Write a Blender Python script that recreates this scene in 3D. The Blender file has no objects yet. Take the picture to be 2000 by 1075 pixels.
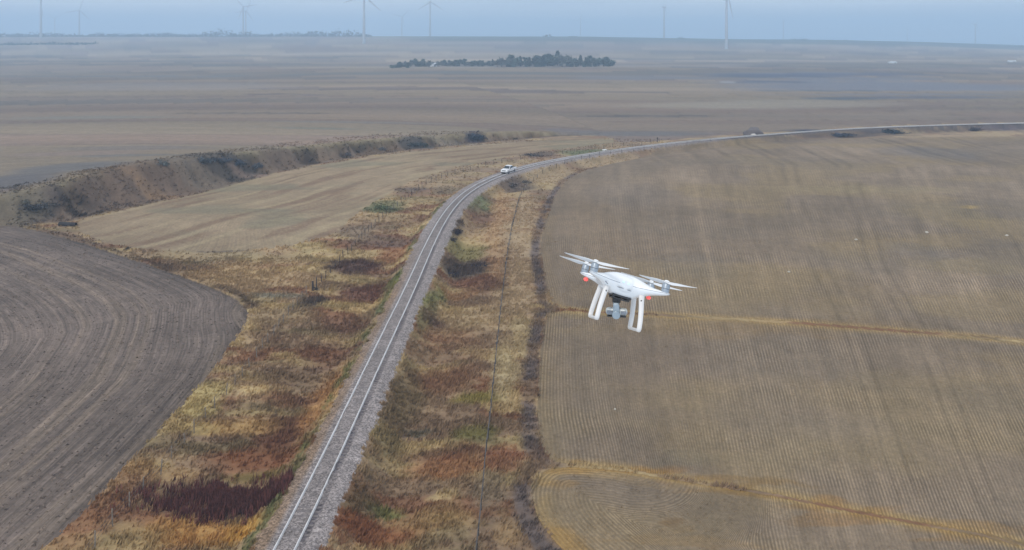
import bpy, bmesh, math, random
import numpy as np
from mathutils import Vector, Matrix, Euler

# ------------------------------------------------------------------ camera, light, exposure
CAM_H, CAM_Y, FPX, HOR = 39.03, -12.41, 1476.7, 68.0      # height (m), station, focal length in photo pixels, horizon row
# towers and posts stand upright in the photograph: a level camera, the picture cut from below its axis
sc = bpy.context.scene
COL = sc.collection
cam_d = bpy.data.cameras.new("camera")
cam_d.sensor_width = 36.0
cam_d.lens = FPX / 2000.0 * 36.0
cam_d.clip_start, cam_d.clip_end = 0.1, 40000.0
cam = bpy.data.objects.new("camera", cam_d)
cam.location = (0, CAM_Y, CAM_H)
cam.rotation_euler = (math.pi / 2, 0, 0)
cam_d.shift_y = -(537.5 - HOR) / 2000
COL.objects.link(cam)
sc.camera = cam

SUN_EL, SUN_AZ = math.radians(48), math.radians(205)   # azimuth clockwise from +Y
world = bpy.data.worlds.new("World"); sc.world = world; world.use_nodes = True
wn, wl = world.node_tree.nodes, world.node_tree.links
wn.clear()
w_out = wn.new("ShaderNodeOutputWorld"); w_bg = wn.new("ShaderNodeBackground")
sky = wn.new("ShaderNodeTexSky"); sky.sky_type = 'NISHITA'; sky.sun_disc = False
sky.sun_elevation = SUN_EL; sky.sun_rotation = SUN_AZ; sky.dust_density = 2.0; sky.altitude = 300
w_tc = wn.new("ShaderNodeTexCoord"); w_map = wn.new("ShaderNodeMapping"); w_map.inputs["Scale"].default_value = (1.2, 1.2, 30)
w_no = wn.new("ShaderNodeTexNoise"); w_no.inputs["Scale"].default_value = 2.2; w_no.inputs["Detail"].default_value = 5
w_cr = wn.new("ShaderNodeValToRGB")
w_cr.color_ramp.elements[0].position = 0.30; w_cr.color_ramp.elements[0].color = (6.0, 6.7, 7.6, 1)
w_cr.color_ramp.elements[1].position = 0.75; w_cr.color_ramp.elements[1].color = (9.6, 9.8, 10.0, 1)
w_mx = wn.new("ShaderNodeMixRGB"); w_mx.inputs[0].default_value = 0.82
wl.new(w_tc.outputs["Generated"], w_map.inputs[0]); wl.new(w_map.outputs[0], w_no.inputs[0])
wl.new(w_no.outputs[0], w_cr.inputs[0]); wl.new(sky.outputs[0], w_mx.inputs[1]); wl.new(w_cr.outputs[0], w_mx.inputs[2])
wl.new(w_mx.outputs[0], w_bg.inputs[0]); w_bg.inputs[1].default_value = 0.12
wl.new(w_bg.outputs[0], w_out.inputs[0])

sun_d = bpy.data.lights.new("sun", 'SUN'); sun_d.energy = 1.3; sun_d.angle = math.radians(14); sun_d.color = (1, 0.95, 0.88)
sun = bpy.data.objects.new("sun", sun_d); COL.objects.link(sun)
sdir = Vector((math.sin(SUN_AZ) * math.cos(SUN_EL), math.cos(SUN_AZ) * math.cos(SUN_EL), math.sin(SUN_EL)))
sun.rotation_euler = sdir.to_track_quat('Z', 'Y').to_euler()
sun.location = (0, 0, 300)
sc.view_settings.view_transform = 'Standard'; sc.view_settings.look = 'None'
sc.view_settings.gamma = 1; sc.view_settings.use_curve_mapping = False
sc.view_settings.exposure = 0.10
sc.cycles.volume_bounces = 2
sc.cycles.max_bounces = 5

# ------------------------------------------------------------------ numeric helpers
random.seed(7)
RNG = np.random.RandomState(11)

def ray(px, py):
    a = (np.asarray(px, float) - 1000) / FPX; b = -(np.asarray(py, float) - HOR) / FPX
    return a, np.ones_like(a), b

def P(px, py, z=0.0):
    """photo pixel -> point on the horizontal plane z"""
    dx, dy, dz = ray(px, py)
    t = (CAM_H - np.asarray(z, float)) / -dz
    return np.stack([dx * t, CAM_Y + dy * t], -1)

def lin(c):
    c = np.asarray(c, float) / 255.0
    return np.where(c <= 0.04045, c / 12.92, ((c + 0.055) / 1.055) ** 2.4)

_T = np.random.RandomState(5).rand(256, 256).astype(np.float32)
def vnoise(x, y):
    xi = np.floor(x); yi = np.floor(y); fx = x - xi; fy = y - yi
    fx = fx * fx * (3 - 2 * fx); fy = fy * fy * (3 - 2 * fy)
    xi = xi.astype(np.int64) & 255; yi = yi.astype(np.int64) & 255
    x1 = (xi + 1) & 255; y1 = (yi + 1) & 255
    return ((_T[xi, yi] * (1 - fx) + _T[x1, yi] * fx) * (1 - fy) + (_T[xi, y1] * (1 - fx) + _T[x1, y1] * fx) * fy)

def fbm(x, y, o=4, g=0.5):
    s = 0; a = 1; t = 0
    for i in range(o):
        s = s + a * vnoise(x * 2 ** i + 17.3 * i, y * 2 ** i + 9.1 * i); t += a; a *= g
    return s / t

def sstep(a, b, x):
    t = np.clip((x - a) / (b - a), 0, 1)
    return t * t * (3 - 2 * t)

def pline(x, y, pts):
    """nearest distance, signed side (+ = left of travel), arc length"""
    d2 = np.full(x.shape, 1e12, np.float32); sg = np.zeros(x.shape, np.float32); al = np.zeros(x.shape, np.float32)
    s = 0.0
    for i in range(len(pts) - 1):
        ax, ay = pts[i]; bx, by = pts[i + 1]
        ex, ey = bx - ax, by - ay; L = math.hypot(ex, ey)
        if L < 1e-6: continue
        t = np.clip(((x - ax) * ex + (y - ay) * ey) / (L * L), 0, 1)
        qx = x - ax - t * ex; qy = y - ay - t * ey
        dd = qx * qx + qy * qy
        m = dd < d2
        d2 = np.where(m, dd, d2); sg = np.where(m, np.sign(ex * qy - ey * qx), sg); al = np.where(m, s + t * L, al)
        s += L
    return np.sqrt(d2), sg, al

def chaikin(p, n=2, closed=False):
    p = np.asarray(p, float)
    for _ in range(n):
        q = np.roll(p, -1, 0) if closed else p[1:]
        a = p if closed else p[:-1]
        r = np.empty((2 * len(a), 2)); r[0::2] = .75 * a + .25 * q; r[1::2] = .25 * a + .75 * q
        p = r if closed else np.vstack([p[:1], r, p[-1:]])
    return p

def inside(x, y, poly):
    c = np.zeros(x.shape, bool); n = len(poly); j = n - 1
    for i in range(n):
        xi, yi = poly[i]; xj, yj = poly[j]
        if yi != yj:
            c ^= ((yi > y) != (yj > y)) & (x < (xj - xi) * (y - yi) / (yj - yi) + xi)
        j = i
    return c

def polyd(x, y, poly, rng=60):
    """signed distance, positive inside; only resolved near the polygon"""
    out = np.full(x.shape, -rng, np.float32)
    m = (x > poly[:, 0].min() - rng) & (x < poly[:, 0].max() + rng) & (y > poly[:, 1].min() - rng) & (y < poly[:, 1].max() + rng)
    xm, ym = x[m], y[m]
    d, _, _ = pline(xm, ym, np.vstack([poly, poly[:1]]))
    out[m] = np.where(inside(xm, ym, poly), d, -d)
    return out

def pix(l, z=0.0):
    a = np.array(l, float); return P(a[:, 0], a[:, 1], z)

# ------------------------------------------------------------------ layout on the ground (metres)
TZ = 1.5                                                        # height of the track bed
trk = pix([(556,1075),(610,973),(669.5,839),(715,739),(754,659),(804,557),(842,467),(867,422),(889,391),(930,359),(990,335),(1055,317),
           (1130,304),(1215,291),(1300,280),(1440,266.5),(1520,261),(1580,256.5),(1640,252),(1708,248.5),(1850,243.5),(2000,240),(2300,233)], TZ + .2)
_d = trk[0] - trk[1]; trk = np.vstack([trk[0] + _d * 5, trk, trk[-1] + (trk[-1] - trk[-2]) * 1.5])
def smooth(p, k=6, step=3.0):
    d = np.r_[0, np.cumsum(np.hypot(*np.diff(p, axis=0).T))]; s = np.arange(0, d[-1], step)
    q = np.stack([np.interp(s, d, p[:, 0]), np.interp(s, d, p[:, 1])], -1)
    for _ in range(k):
        q[1:-1] = .25 * q[:-2] + .5 * q[1:-1] + .25 * q[2:]
    return q
TRK = smooth(trk, 14, 4.0)

BB = pix([(-1100,468),(-500,460),(-100,450),(40,436),(130,430),(200,412),(300,390),(400,370),(520,337),(600,321),(700,304),(800,291),(900,281),(1000,272),(1090,265),(1180,262)])
BH = np.array([4.2, 4.2, 4.3, 4.6, 6.6, 7.4, 7.8, 7.2, 5.2, 4.5, 4.0, 3.4, 3.0, 2.6, 1.2, 0.0])
_ba = np.r_[0, np.cumsum(np.hypot(*np.diff(BB, axis=0).T))]

_bi = np.arange(0, _ba[-1], 9.0); BBI = np.stack([np.interp(_bi, _ba, BB[:, 0]), np.interp(_bi, _ba, BB[:, 1])], -1); BHI = np.interp(_bi, _ba, BH)
PLOW = chaikin(pix([(-700,700),(-300,520),(0,437),(60,446),(150,470),(300,520),(380,548),(440,572),(478,596),(488,615),(470,655),(400,742),(322,830),(250,905),(170,995),(80,1080),(-20,1190),(-300,1600),(-2500,1600)]), 2, True)
MID = chaikin(pix([(165,428),(230,414),(300,397),(400,377),(520,343),(600,327),(700,310),(800,297),(900,287),(1000,279),(1090,272),(1200,272),(1200,279),(1100,291),(1000,305),(900,326),(850,338),(800,356),(750,383),(700,416),(665,448),(630,468),(560,482),(480,489),(380,492),(280,488),(200,474),(160,456),(148,440)]), 1, True)
_r = [(2700,760),(2700,262),(2000,267),(1750,269),(1540,271),(1440,274),(1360,283),(1280,298),(1206,315),(1158,327),(1111,348),(1086,378),(1067,425),(1056,473),(1056,510),(1068,556),(1073,588)]
LEDGE = chaikin(pix(_r[2:] + [(1064,607),(1060,650),(1053,714),(1049,800),(1056,860),(1058,912),(1041,955),(1042,990),(1060,1030),(1100,1076),(1180,1150)]), 1)
LOBE = chaikin(pix([(1240,925),(1200,917),(1140,911),(1090,911),(1056,924),(1041,955),(1042,990),(1060,1030),(1100,1076),(1180,1150),(1300,1240)]), 1)
FA = chaikin(pix(_r + [(1100,606),(1300,614),(1500,625),(1700,640),(2000,664)]), 1, True)
FB = chaikin(pix([(2700,765),(2000,668),(1700,644),(1500,629),(1300,618),(1140,609),(1085,607),(1066,622),(1060,650),(1053,714),(1049,800),(1056,860),(1062,885),(1085,906),(1200,912),(1300,930),(1500,962),(1700,1003),(2000,1058),(2700,1220)]), 1, True)
FC = chaikin(pix([(2700,1226),(2000,1063),(1700,1008),(1500,967),(1300,935),(1200,917),(1090,911),(1056,924),(1041,955),(1042,990),(1060,1030),(1100,1076),(1180,1150),(1400,1300),(1500,1900),(3500,1900)]), 1, True)

def blob_m(px, py, rx, ry):
    c = P(px, py); e = P(px + rx, py); t = P(px, py - ry); b = P(px, py + ry)
    h = HITS.get((px, py))
    if h is not None: c = h
    return c[0], c[1], abs(e[0] - c[0] if h is None else rx / FPX * (c[1] - CAM_Y)), abs(t[1] - b[1]) / 2 * (.55 if h is not None and py < 430 and px < 960 else 1)
HITS = {}

BLOBS = [  # photo px, py, half width, half height, srgb, strength
 (435,984,125,26,(106,72,62),.9),(380,1046,140,30,(196,152,88),.9),(250,1052,70,30,(170,150,110),.8),(480,1035,40,30,(200,160,80),.8),
 (505,905,115,30,(134,88,58),.9),(520,932,80,12,(112,98,48),.9),(555,842,70,32,(112,70,54),.9),(635,780,40,60,(176,130,80),.8),(640,700,45,30,(120,84,62),.7),
 (560,785,60,14,(128,88,66),.8),(575,735,90,22,(104,80,68),.8),(400,785,45,34,(190,174,122),.9),(460,832,90,16,(182,150,98),.8),(370,832,50,14,(176,156,104),.7),(290,912,46,14,(186,164,112),.8),
 (255,935,50,40,(140,100,68),.6),(150,1040,60,40,(150,112,80),.7),(340,930,60,14,(178,148,104),.7),
 (700,520,62,15,(86,62,62),1),(612,590,30,15,(72,62,62),1),(720,575,60,18,(108,72,62),.9),(745,470,60,12,(98,76,74),.8),(770,500,40,14,(150,102,72),.8),(680,640,70,20,(110,84,70),.7),
 (400,497,110,14,(160,148,120),.8),(460,535,120,24,(172,148,112),.8),(560,615,70,18,(160,142,112),.7),(545,579,50,5,(136,138,128),.8),(430,488,60,5,(84,76,72),.9),(250,500,60,10,(150,130,104),.7),
 (745,405,48,20,(98,108,78),.9),(800,372,40,10,(92,82,80),.8),(780,432,70,12,(142,120,98),.6),(850,420,30,9,(140,116,92),.8),(690,452,40,12,(128,114,100),.8),
 (775,548,30,18,(120,128,68),.8),(1040,300,40,5,(84,76,74),.9),(1150,299,50,7,(106,122,92),.9),(880,372,40,12,(110,102,90),.7),
 (930,398,42,30,(100,118,88),.9),(1000,352,55,12,(88,80,78),.95),(935,428,36,24,(122,92,78),.9),(892,452,13,24,(66,56,58),1),(905,497,44,20,(126,120,74),.95),
 (903,531,48,19,(72,64,66),1),(935,553,50,14,(120,84,66),.9),(978,440,26,80,(176,146,112),.85),(960,560,30,14,(110,80,66),.8),(880,580,50,10,(148,112,80),.8),(840,600,16,40,(112,124,70),.85),
 (900,628,70,30,(158,138,108),.7),(850,632,30,10,(84,58,54),.9),(880,690,90,25,(146,122,96),.6),(870,742,80,26,(126,88,66),.9),(930,780,52,10,(146,138,70),.9),(792,770,34,50,(106,92,66),.75),
 (815,845,34,9,(84,84,72),.85),(760,830,24,60,(112,98,68),.6),(920,843,46,16,(108,106,54),.9),(880,885,110,14,(116,82,64),.8),(880,912,100,22,(150,102,68),.85),(752,1003,42,12,(112,124,68),.8),(700,990,34,40,(96,86,62),.7),
 (745,1050,95,26,(136,80,50),.9),(850,1010,80,26,(150,120,78),.7),(985,720,28,60,(186,172,136),.85),(990,600,34,60,(168,148,118),.7),(985,895,38,32,(146,100,74),.85),(955,960,36,34,(142,128,108),.85),(985,1040,30,30,(172,146,108),.7),
 (930,860,70,8,(92,88,56),.6),(1010,640,20,60,(160,138,108),.6),(1010,500,36,60,(150,132,110),.7),
 (1022,440,34,70,(176,156,128),.8),(1012,560,32,60,(174,154,124),.75),(1020,660,24,50,(182,166,130),.8),(1070,345,60,18,(174,156,126),.8),(1170,316,90,9,(172,154,126),.8),(560,505,60,10,(170,150,116),.7),(350,500,80,9,(160,140,108),.6),
 (75,404,34,22,(72,66,68),1),(440,322,90,18,(68,66,66),.95),(340,322,60,14,(84,80,76),.8),(300,350,120,20,(110,92,80),.7),(560,320,60,10,(104,92,84),.8),  # first blob paints the shadow in the bank hollow
 (235,375,90,28,(110,94,84),.7),(400,352,80,12,(118,108,98),.8),(930,269,26,8,(58,60,76),1),(812,283,36,6,(72,74,78),1),(20,415,60,30,(112,106,92),.8),
 (350,385,120,8,(140,116,92),.8),(560,345,100,6,(150,130,120),.8),
]
FIELD_BLOBS = [ # tonal patches inside the stubble
 (1260,915,90,14,(156,112,50),.8),(1450,955,160,12,(140,108,56),.7),(1120,925,60,16,(168,128,56),.5),(1090,1060,40,36,(170,132,66),.7),(1330,1060,230,12,(150,124,84),.55),(1650,1000,140,14,(150,112,56),.7),
 (1900,1040,140,20,(152,118,62),.7),(1560,560,160,40,(138,120,90),.5),(1480,640,300,18,(150,122,72),.45),(1150,612,60,10,(148,130,90),.6),(1600,860,220,60,(136,124,100),.35),(1500,800,120,50,(116,106,100),.5),(1300,690,110,50,(122,108,96),.5),
 (1850,420,90,26,(146,130,88),.5),(1900,406,18,4,(176,152,92),.8),(1700,370,200,8,(150,138,106),.6),(1800,490,60,18,(108,104,102),.6),(1820,300,90,14,(110,110,114),.6),(1230,380,90,26,(118,110,104),.6),(1160,440,60,50,(138,120,98),.5),
 (1680,460,140,10,(126,110,84),.6),(1900,520,120,18,(144,130,92),.5),(1350,520,80,30,(118,112,104),.5),(1330,890,70,24,(118,112,96),.5),(1300,1035,30,12,(124,92,50),.7),(1150,720,50,80,(112,102,90),.5),
]
FAR_BLOBS = [
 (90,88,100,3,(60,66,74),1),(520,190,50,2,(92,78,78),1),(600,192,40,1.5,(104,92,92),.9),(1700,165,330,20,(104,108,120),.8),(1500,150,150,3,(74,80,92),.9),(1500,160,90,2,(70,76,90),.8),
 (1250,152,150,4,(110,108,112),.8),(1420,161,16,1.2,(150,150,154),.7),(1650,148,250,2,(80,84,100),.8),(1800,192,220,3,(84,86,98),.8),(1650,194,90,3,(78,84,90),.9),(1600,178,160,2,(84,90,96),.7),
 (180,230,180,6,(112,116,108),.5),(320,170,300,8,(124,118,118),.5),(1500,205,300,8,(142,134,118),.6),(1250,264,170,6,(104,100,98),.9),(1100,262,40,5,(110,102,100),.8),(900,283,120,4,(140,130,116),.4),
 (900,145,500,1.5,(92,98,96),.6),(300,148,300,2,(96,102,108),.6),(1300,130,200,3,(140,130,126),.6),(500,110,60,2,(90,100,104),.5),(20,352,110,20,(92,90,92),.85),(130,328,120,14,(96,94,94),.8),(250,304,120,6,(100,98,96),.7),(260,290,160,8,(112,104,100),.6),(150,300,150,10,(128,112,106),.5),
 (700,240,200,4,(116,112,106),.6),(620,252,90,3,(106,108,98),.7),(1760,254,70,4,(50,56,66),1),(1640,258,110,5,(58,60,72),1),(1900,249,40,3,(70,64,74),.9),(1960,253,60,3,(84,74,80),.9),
]

def far_z(x, y):
    """rolling prairie beyond about a kilometre: rises to a ridge 2.6 km out, lower to the right"""
    t = x / np.maximum(y - CAM_Y, 1.0)
    hz = 72 + np.interp(t, [-.8, -.3, .1, .2, .3, .42, .55, .71, .9], [0, -1, 0, 3, 5.5, 7, 12, 21, 27])
    ridge = CAM_H - (hz - HOR) * (2600 - CAM_Y) / FPX
    z = ridge * sstep(1150, 2600, y)
    z = z - sstep(2700, 6000, y) * 60
    z = z + (fbm(x / 420 + 3, y / 240, 3) - .5) * 7 * sstep(500, 900, y) * (1 - sstep(2200, 2500, y))
    return z

def layout(x, y):
    """everything a ground point needs: height, colour, row attributes, region id"""
    x = x.astype(np.float32); y = y.astype(np.float32); N = x.shape
    L = {}
    r = np.hypot(x, y)
    near = r < 900
    z = far_z(x, y)
    n1 = fbm(x / 9, y / 5, 4); n2 = fbm(x / 2.2 + 40, y / 1.2 + 8, 4); n3 = fbm(x / 30 + 5, y / 22 + 2, 3); n4 = fbm(x / 4.5 + 90, y / 1.6 + 70, 3)
    n5 = fbm(x / .8 + 9, y / .45, 3)
    # ---- far prairie colour
    b1 = fbm(x / 700 + 1, y / 60 + 4, 4); b2 = fbm(x / 300 + 7, y / 24 + 1, 4)
    b3 = fbm(x / 900 + 31, y / 140 + 14, 3)
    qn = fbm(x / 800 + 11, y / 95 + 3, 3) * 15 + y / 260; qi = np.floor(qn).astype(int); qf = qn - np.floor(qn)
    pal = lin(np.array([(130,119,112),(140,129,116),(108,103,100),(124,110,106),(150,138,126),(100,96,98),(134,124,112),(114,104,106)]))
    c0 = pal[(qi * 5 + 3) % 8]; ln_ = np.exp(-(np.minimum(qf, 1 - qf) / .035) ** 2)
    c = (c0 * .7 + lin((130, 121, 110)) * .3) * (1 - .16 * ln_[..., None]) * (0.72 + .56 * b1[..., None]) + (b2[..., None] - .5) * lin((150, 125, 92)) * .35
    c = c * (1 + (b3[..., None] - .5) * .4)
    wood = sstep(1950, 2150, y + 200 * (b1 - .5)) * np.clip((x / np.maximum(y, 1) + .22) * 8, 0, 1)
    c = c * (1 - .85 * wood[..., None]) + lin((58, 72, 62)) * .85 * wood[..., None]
    row = y * .25; along = x * .3; amp = np.zeros(N, np.float32); grav = np.zeros(N, np.float32); reg = np.zeros(N, np.int8)
    strk = np.full(N, .55, np.float32)
    c = (c * np.array((1.04, 1.0, .93))).astype(np.float32)

    # ---- near part
    m = near
    X, Y = x[m], y[m]
    C = c[m]; Z = z[m]; ROW = row[m]; AL = along[m]; AMP = amp[m]; GR = grav[m]; RG = reg[m]; ST = strk[m]
    N1, N2, N3, N4, N5 = n1[m], n2[m], n3[m], n4[m], n5[m]
    wob = (N2 - .5) * 1.2
    dB, sB, aB = pline(X, Y, BB)
    sd = dB * sB
    wS = 0; hB = 0
    for (bx_, by_), bh_ in zip(BBI, BHI):
        w_ = 1 / ((X - bx_) ** 2 + (Y - by_) ** 2 + 20) ** 1.6; wS = wS + w_; hB = hB + w_ * bh_
    hB = hB / wS
    W = 1.4 * hB + .5
    gul = fbm(aB / 3.2, sd / 9, 3) - .5
    up = sstep(0, 1, (sd + gul * 2.6) / np.maximum(W, .5))
    decay = 1 - sstep(40, 420, sd)
    dT, sT, aT = pline(X, Y, TRK); t = -dT * sT                    # t > 0 on the right of the track
    Z = Z + np.where((hB > .01) & (aB < _ba[-1] - .5), hB * up * decay, 0)
    bank = np.clip(up * (1 - up) * 4, 0, 1) * (hB > .8)
    Z = Z + bank * (gul * 1.0 + (N2 - .5) * .5)

    # verges: default tan / rust / straw / olive patchwork
    tan, rust, straw, olive, brn = [lin(v) for v in ((164,142,112),(134,98,74),(184,164,122),(122,114,80),(142,120,98))]
    V = np.empty(X.shape + (3,), np.float32); V[:] = brn
    def mix(A, colr, k): return A * (1 - k[..., None]) + np.asarray(colr) * k[..., None]
    V = mix(V, tan, sstep(.42, .6, N1)); V = mix(V, rust, sstep(.53, .64, fbm(X / 11 + 60, Y / 4.2 + 20, 4)) * .9)
    V = mix(V, straw, sstep(.53, .66, fbm(X / 9 + 30, Y / 4 + 11, 3)) * .75); V = mix(V, olive, sstep(.58, .7, fbm(X / 6 + 160, Y / 3 + 120, 4)) * .4)
    V = V * (1 + (N2[..., None] - .5) * .25) * (1 + (N1[..., None] - .5) * .5)
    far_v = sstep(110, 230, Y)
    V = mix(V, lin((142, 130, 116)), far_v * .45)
    # plateau / bank
    beyond = (sd > 0) & (aB < _ba[-1] - 2) & (hB > .05)
    rgt = (t < 0) & (aT > 0) & (Y > 200)                           # beyond the track on the far side
    isfar = beyond | ((aB >= _ba[-1] - 2) & (t < -14) & (Y > 262)) | (Y > 420)
    kf = (sstep(-2, 3, sd - W) * beyond); kf = np.where(isfar & ~beyond, 1.0, kf)
    verge = V
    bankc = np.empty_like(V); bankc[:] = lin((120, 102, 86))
    bankc = mix(bankc, lin((70, 60, 54)), sstep(.42, .62, fbm(aB / 5, sd / 3.5, 4)) * .9); bankc = mix(bankc, lin((84, 72, 60)), sstep(.25, .6, sd / np.maximum(W, 1)) * (1 - sstep(.8, 1.0, sd / np.maximum(W, 1))) * .6)  # gully shading painted as dark streaks, darker again mid-slope
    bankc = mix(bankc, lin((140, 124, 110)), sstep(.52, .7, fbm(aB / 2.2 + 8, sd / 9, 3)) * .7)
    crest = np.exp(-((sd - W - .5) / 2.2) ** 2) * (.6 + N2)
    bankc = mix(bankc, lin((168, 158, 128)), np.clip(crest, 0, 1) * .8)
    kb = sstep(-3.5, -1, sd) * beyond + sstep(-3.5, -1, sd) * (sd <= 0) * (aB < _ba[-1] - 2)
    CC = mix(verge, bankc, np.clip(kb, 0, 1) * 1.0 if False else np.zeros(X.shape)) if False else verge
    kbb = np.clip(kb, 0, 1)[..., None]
    CC = verge * (1 - kbb) + bankc * .78 * kbb  # bank colour lowered to carry the shade of its steep face and the shrubs
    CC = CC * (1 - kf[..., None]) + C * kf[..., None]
    ST = np.where(kf > .5, .55, 0).astype(np.float32)
    # middle mown field on the creek terrace
    dM = polyd(X, Y, MID, 30); im = dM + wob * .6 > 0
    mc = lin((150, 134, 112)) * (.66 + .68 * N3[..., None]); mc = mix(mc, lin((128, 106, 88)), sstep(.5, .66, fbm(aB / 26, dB / 3.0, 4)) * .7); mc = mix(mc, lin((170, 156, 128)), sstep(.54, .7, fbm(aB / 20 + 9, dB / 2.2 + 4, 4)) * .6); mc = mix(mc, lin((124, 122, 104)), sstep(.55, .7, fbm(X / 24 + 33, Y / 12 + 4, 3)) * .5)
    CC = np.where(im[..., None], mc, CC); AMP = np.where(im, .05, AMP); ROW = np.where(im, dB * .6 + .4 * np.abs(dM), ROW); AL = np.where(im, aB, AL); RG = np.where(im, 2, RG); ST = np.where(im, .5, ST)
    # ploughed field
    dP = polyd(X, Y, PLOW, 30); ip = dP + wob * .5 > 0
    e1 = PLOW
    # nested rows that round the nose: smooth minimum of the distances to the two long sides
    nose = P(488, 612)
    sideA = pix([(-700,700),(-300,520),(0,437),(150,470),(300,520),(440,572),(488,612)]); sideB = pix([(488,612),(400,742),(250,905),(80,1080),(-300,1600)])
    dA, _, aA = pline(X, Y, sideA); dBs, _, aBs = pline(X, Y, sideB)
    kk = 6.0
    up_ = -kk * np.log(np.exp(-np.clip(dA, 0, 300) / kk) + np.exp(-np.clip(dBs, 0, 300) / kk) + 1e-30)
    pc = lin((114, 103, 97)) * (.70 + .6 * N3[..., None]) * (.85 + .3 * N1[..., None]) * (.9 + .2 * N5[..., None])
    pc = mix(pc, lin((138, 124, 112)), sstep(.5, .66, fbm(up_ / 1.2, X / 40 + Y / 40, 4)) * .6)
    edge = np.exp(-(np.clip(dP, 0, 9) / 1.6) ** 2)
    pc = pc * (1 - .22 * edge[..., None])
    CC = np.where(ip[..., None], pc, CC); AMP = np.where(ip, .10, AMP); ROW = np.where(ip, up_, ROW); AL = np.where(ip, (aA - aBs) * .5 + X * .3, AL); RG = np.where(ip, 1, RG); ST = np.where(ip, 2.1, ST)
    Z = Z + np.where(ip, .12 * sstep(0, 2, dP) - .15 * np.exp(-(dP / 1.2) ** 2), 0)
    dk = np.exp(-((dP + .8) / .9) ** 2) * (Y > 95)
    CC = mix(CC, lin((92, 76, 66)), np.where(~ip, dk * .7, 0))
    # blobs
    wx = X + (N1 - .5) * 6.0 + (N2 - .5) * 2.5; wy = Y + (fbm(X / 5 + 77, Y / 3 + 12, 3) - .5) * 5.0 + (N2 - .5) * 1.5
    for (px, py, rx, ry, colr, k) in BLOBS:
        bx, by, ax, ay = blob_m(px, py, rx, ry)
        s = np.maximum(.15, Y / 220)
        q = ((X + (wx - X) * s - bx) / ax) ** 2 + ((Y + (wy - Y) * s - by) / max(ay, .6)) ** 2
        kq = (1 - sstep(.15, 1.7, q + (N4 - .5) * 1.1)) * min(1, k * .95) * ((RG == 0))
        CC = CC * (1 - kq[..., None]) + (lin(colr) * .86 + lin((138, 118, 98)) * .14) * (.82 + .36 * N5[..., None]) * kq[..., None]
    # stubble fields
    ua = X / (1 + .0077 * np.clip(Y - 74, -35, 140))
    dL, _, _ = pline(X, Y, LEDGE)
    allin = np.zeros(X.shape, bool); dF = np.full(X.shape, -60, np.float32)
    for i, poly in enumerate((FA, FB, FC)):
        d = polyd(X, Y, poly, 60); ii = d > 0
        sc_ = lin((136, 121, 104)) * (.74 + .52 * N3[..., None]) * (.90 + .20 * N1[..., None])
        stn = fbm(ua / 1.6 + 5 * i, Y / 34, 4); stn2 = fbm(ua / 5 + 50, Y / 60, 3)
        sc_ = sc_ * (1 + (stn[..., None] - .5) * .55) * (1 + (stn2[..., None] - .5) * .35)
        sc_ = mix(sc_, lin((150, 132, 98)), sstep(.5, .68, fbm(X / 26 + 71, Y / 16 + 9, 4)) * .45)
        sc_ = mix(sc_, lin((120, 110, 98)), sstep(.5, .66, fbm(X / 32 + 7, Y / 20 + 59, 4)) * .35)
        for u0 in (9.5, 14.5, 21, 26.5, 33, 40, 48, 57, 66, 78, 92, 108):
            wv = u0 + (fbm(Y / 40 + u0, X * 0 + u0, 2) - .5) * 3
            for e_ in (-.95, .95):
                tk = np.exp(-((ua - wv - e_) / (.16 + Y / 700)) ** 2) * sstep(.3, .5, fbm(Y / 25 + u0 * 3, X * 0 + 2, 2))
                sc_ = sc_ * (1 + (.08 if u0 % 2 else -.2) * tk[..., None])
        oc = np.exp(-(d / ((.50 if i < 2 else .34) + .0055 * Y)) ** 2) * sstep(1.0, 5.0, dL + 1.5) * (Y < 150)
        g = lin((166, 142, 98)) if i < 2 else lin((168, 142, 94))
        if i == 2: oc = np.maximum(oc, .6 * sstep(2.2, .5, d) * sstep(.3, .5, fbm(X / 4, Y / 3, 2)) * (dL < 14))
        oc = np.clip(oc * (.35 + 1.2 * N1), 0, .85)
        sc_ = mix(sc_, g, oc)
        CC = np.where(ii[..., None], sc_, CC)
        wL = sstep(5, 16, dL); 
        if i == 2: dL2, _, _ = pline(X, Y, LOBE); wL = sstep(5, 12, dL2)
        ROW = np.where(ii, (dL if i < 2 else dL2) * (1 - wL) + ua * wL, ROW); AL = np.where(ii, Y, AL)
        AMP = np.where(ii, .26 * (1 - .75 * sstep(85, 190, Y)), AMP); RG = np.where(ii, 3, RG); ST = np.where(ii, .5, ST)
        allin |= ii; dF = np.maximum(dF, d)
    wx2 = X + (N1 - .5) * 5; wy2 = Y + (N4 - .5) * 5
    for (px, py, rx, ry, colr, k) in FIELD_BLOBS:
        bx, by, ax, ay = blob_m(px, py, rx, ry)
        q = ((wx2 - bx) / ax) ** 2 + ((wy2 - by) / max(ay, .5)) ** 2
        kq = (1 - sstep(.1, 1.6, q)) * k * allin * .6
        CC = CC * (1 - kq[..., None]) + lin(colr) * (.75 + .5 * fbm(ua / .9, Y / 20, 2)[..., None]) * kq[..., None]
    # bare soil strip round the stubble
    so = np.exp(-((dF + .95 + wob * .5) / (.95 + .5 * (N1 - .5))) ** 4) * (.85 + .15 * sstep(.35, .5, N4)) * (~allin) * (X > -4) * (Y < 215) * (dT > 9) * (dL < 7) * (1 - sstep(3.5, 7, X) * (Y < 104))
    soc = lin((108, 97, 94)) * (.6 + .8 * N5[..., None]) * (.75 + .5 * N2[..., None])
    soc = mix(soc, lin((124, 104, 86)), sstep(.45, .6, N1))
    CC = CC * (1 - so[..., None]) + soc * so[..., None]
    Z = Z - .12 * so
    # dark weeds along the field fence
    # ---- railway bed
    far_e = sstep(250, 300, X + Y * .8)
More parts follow.
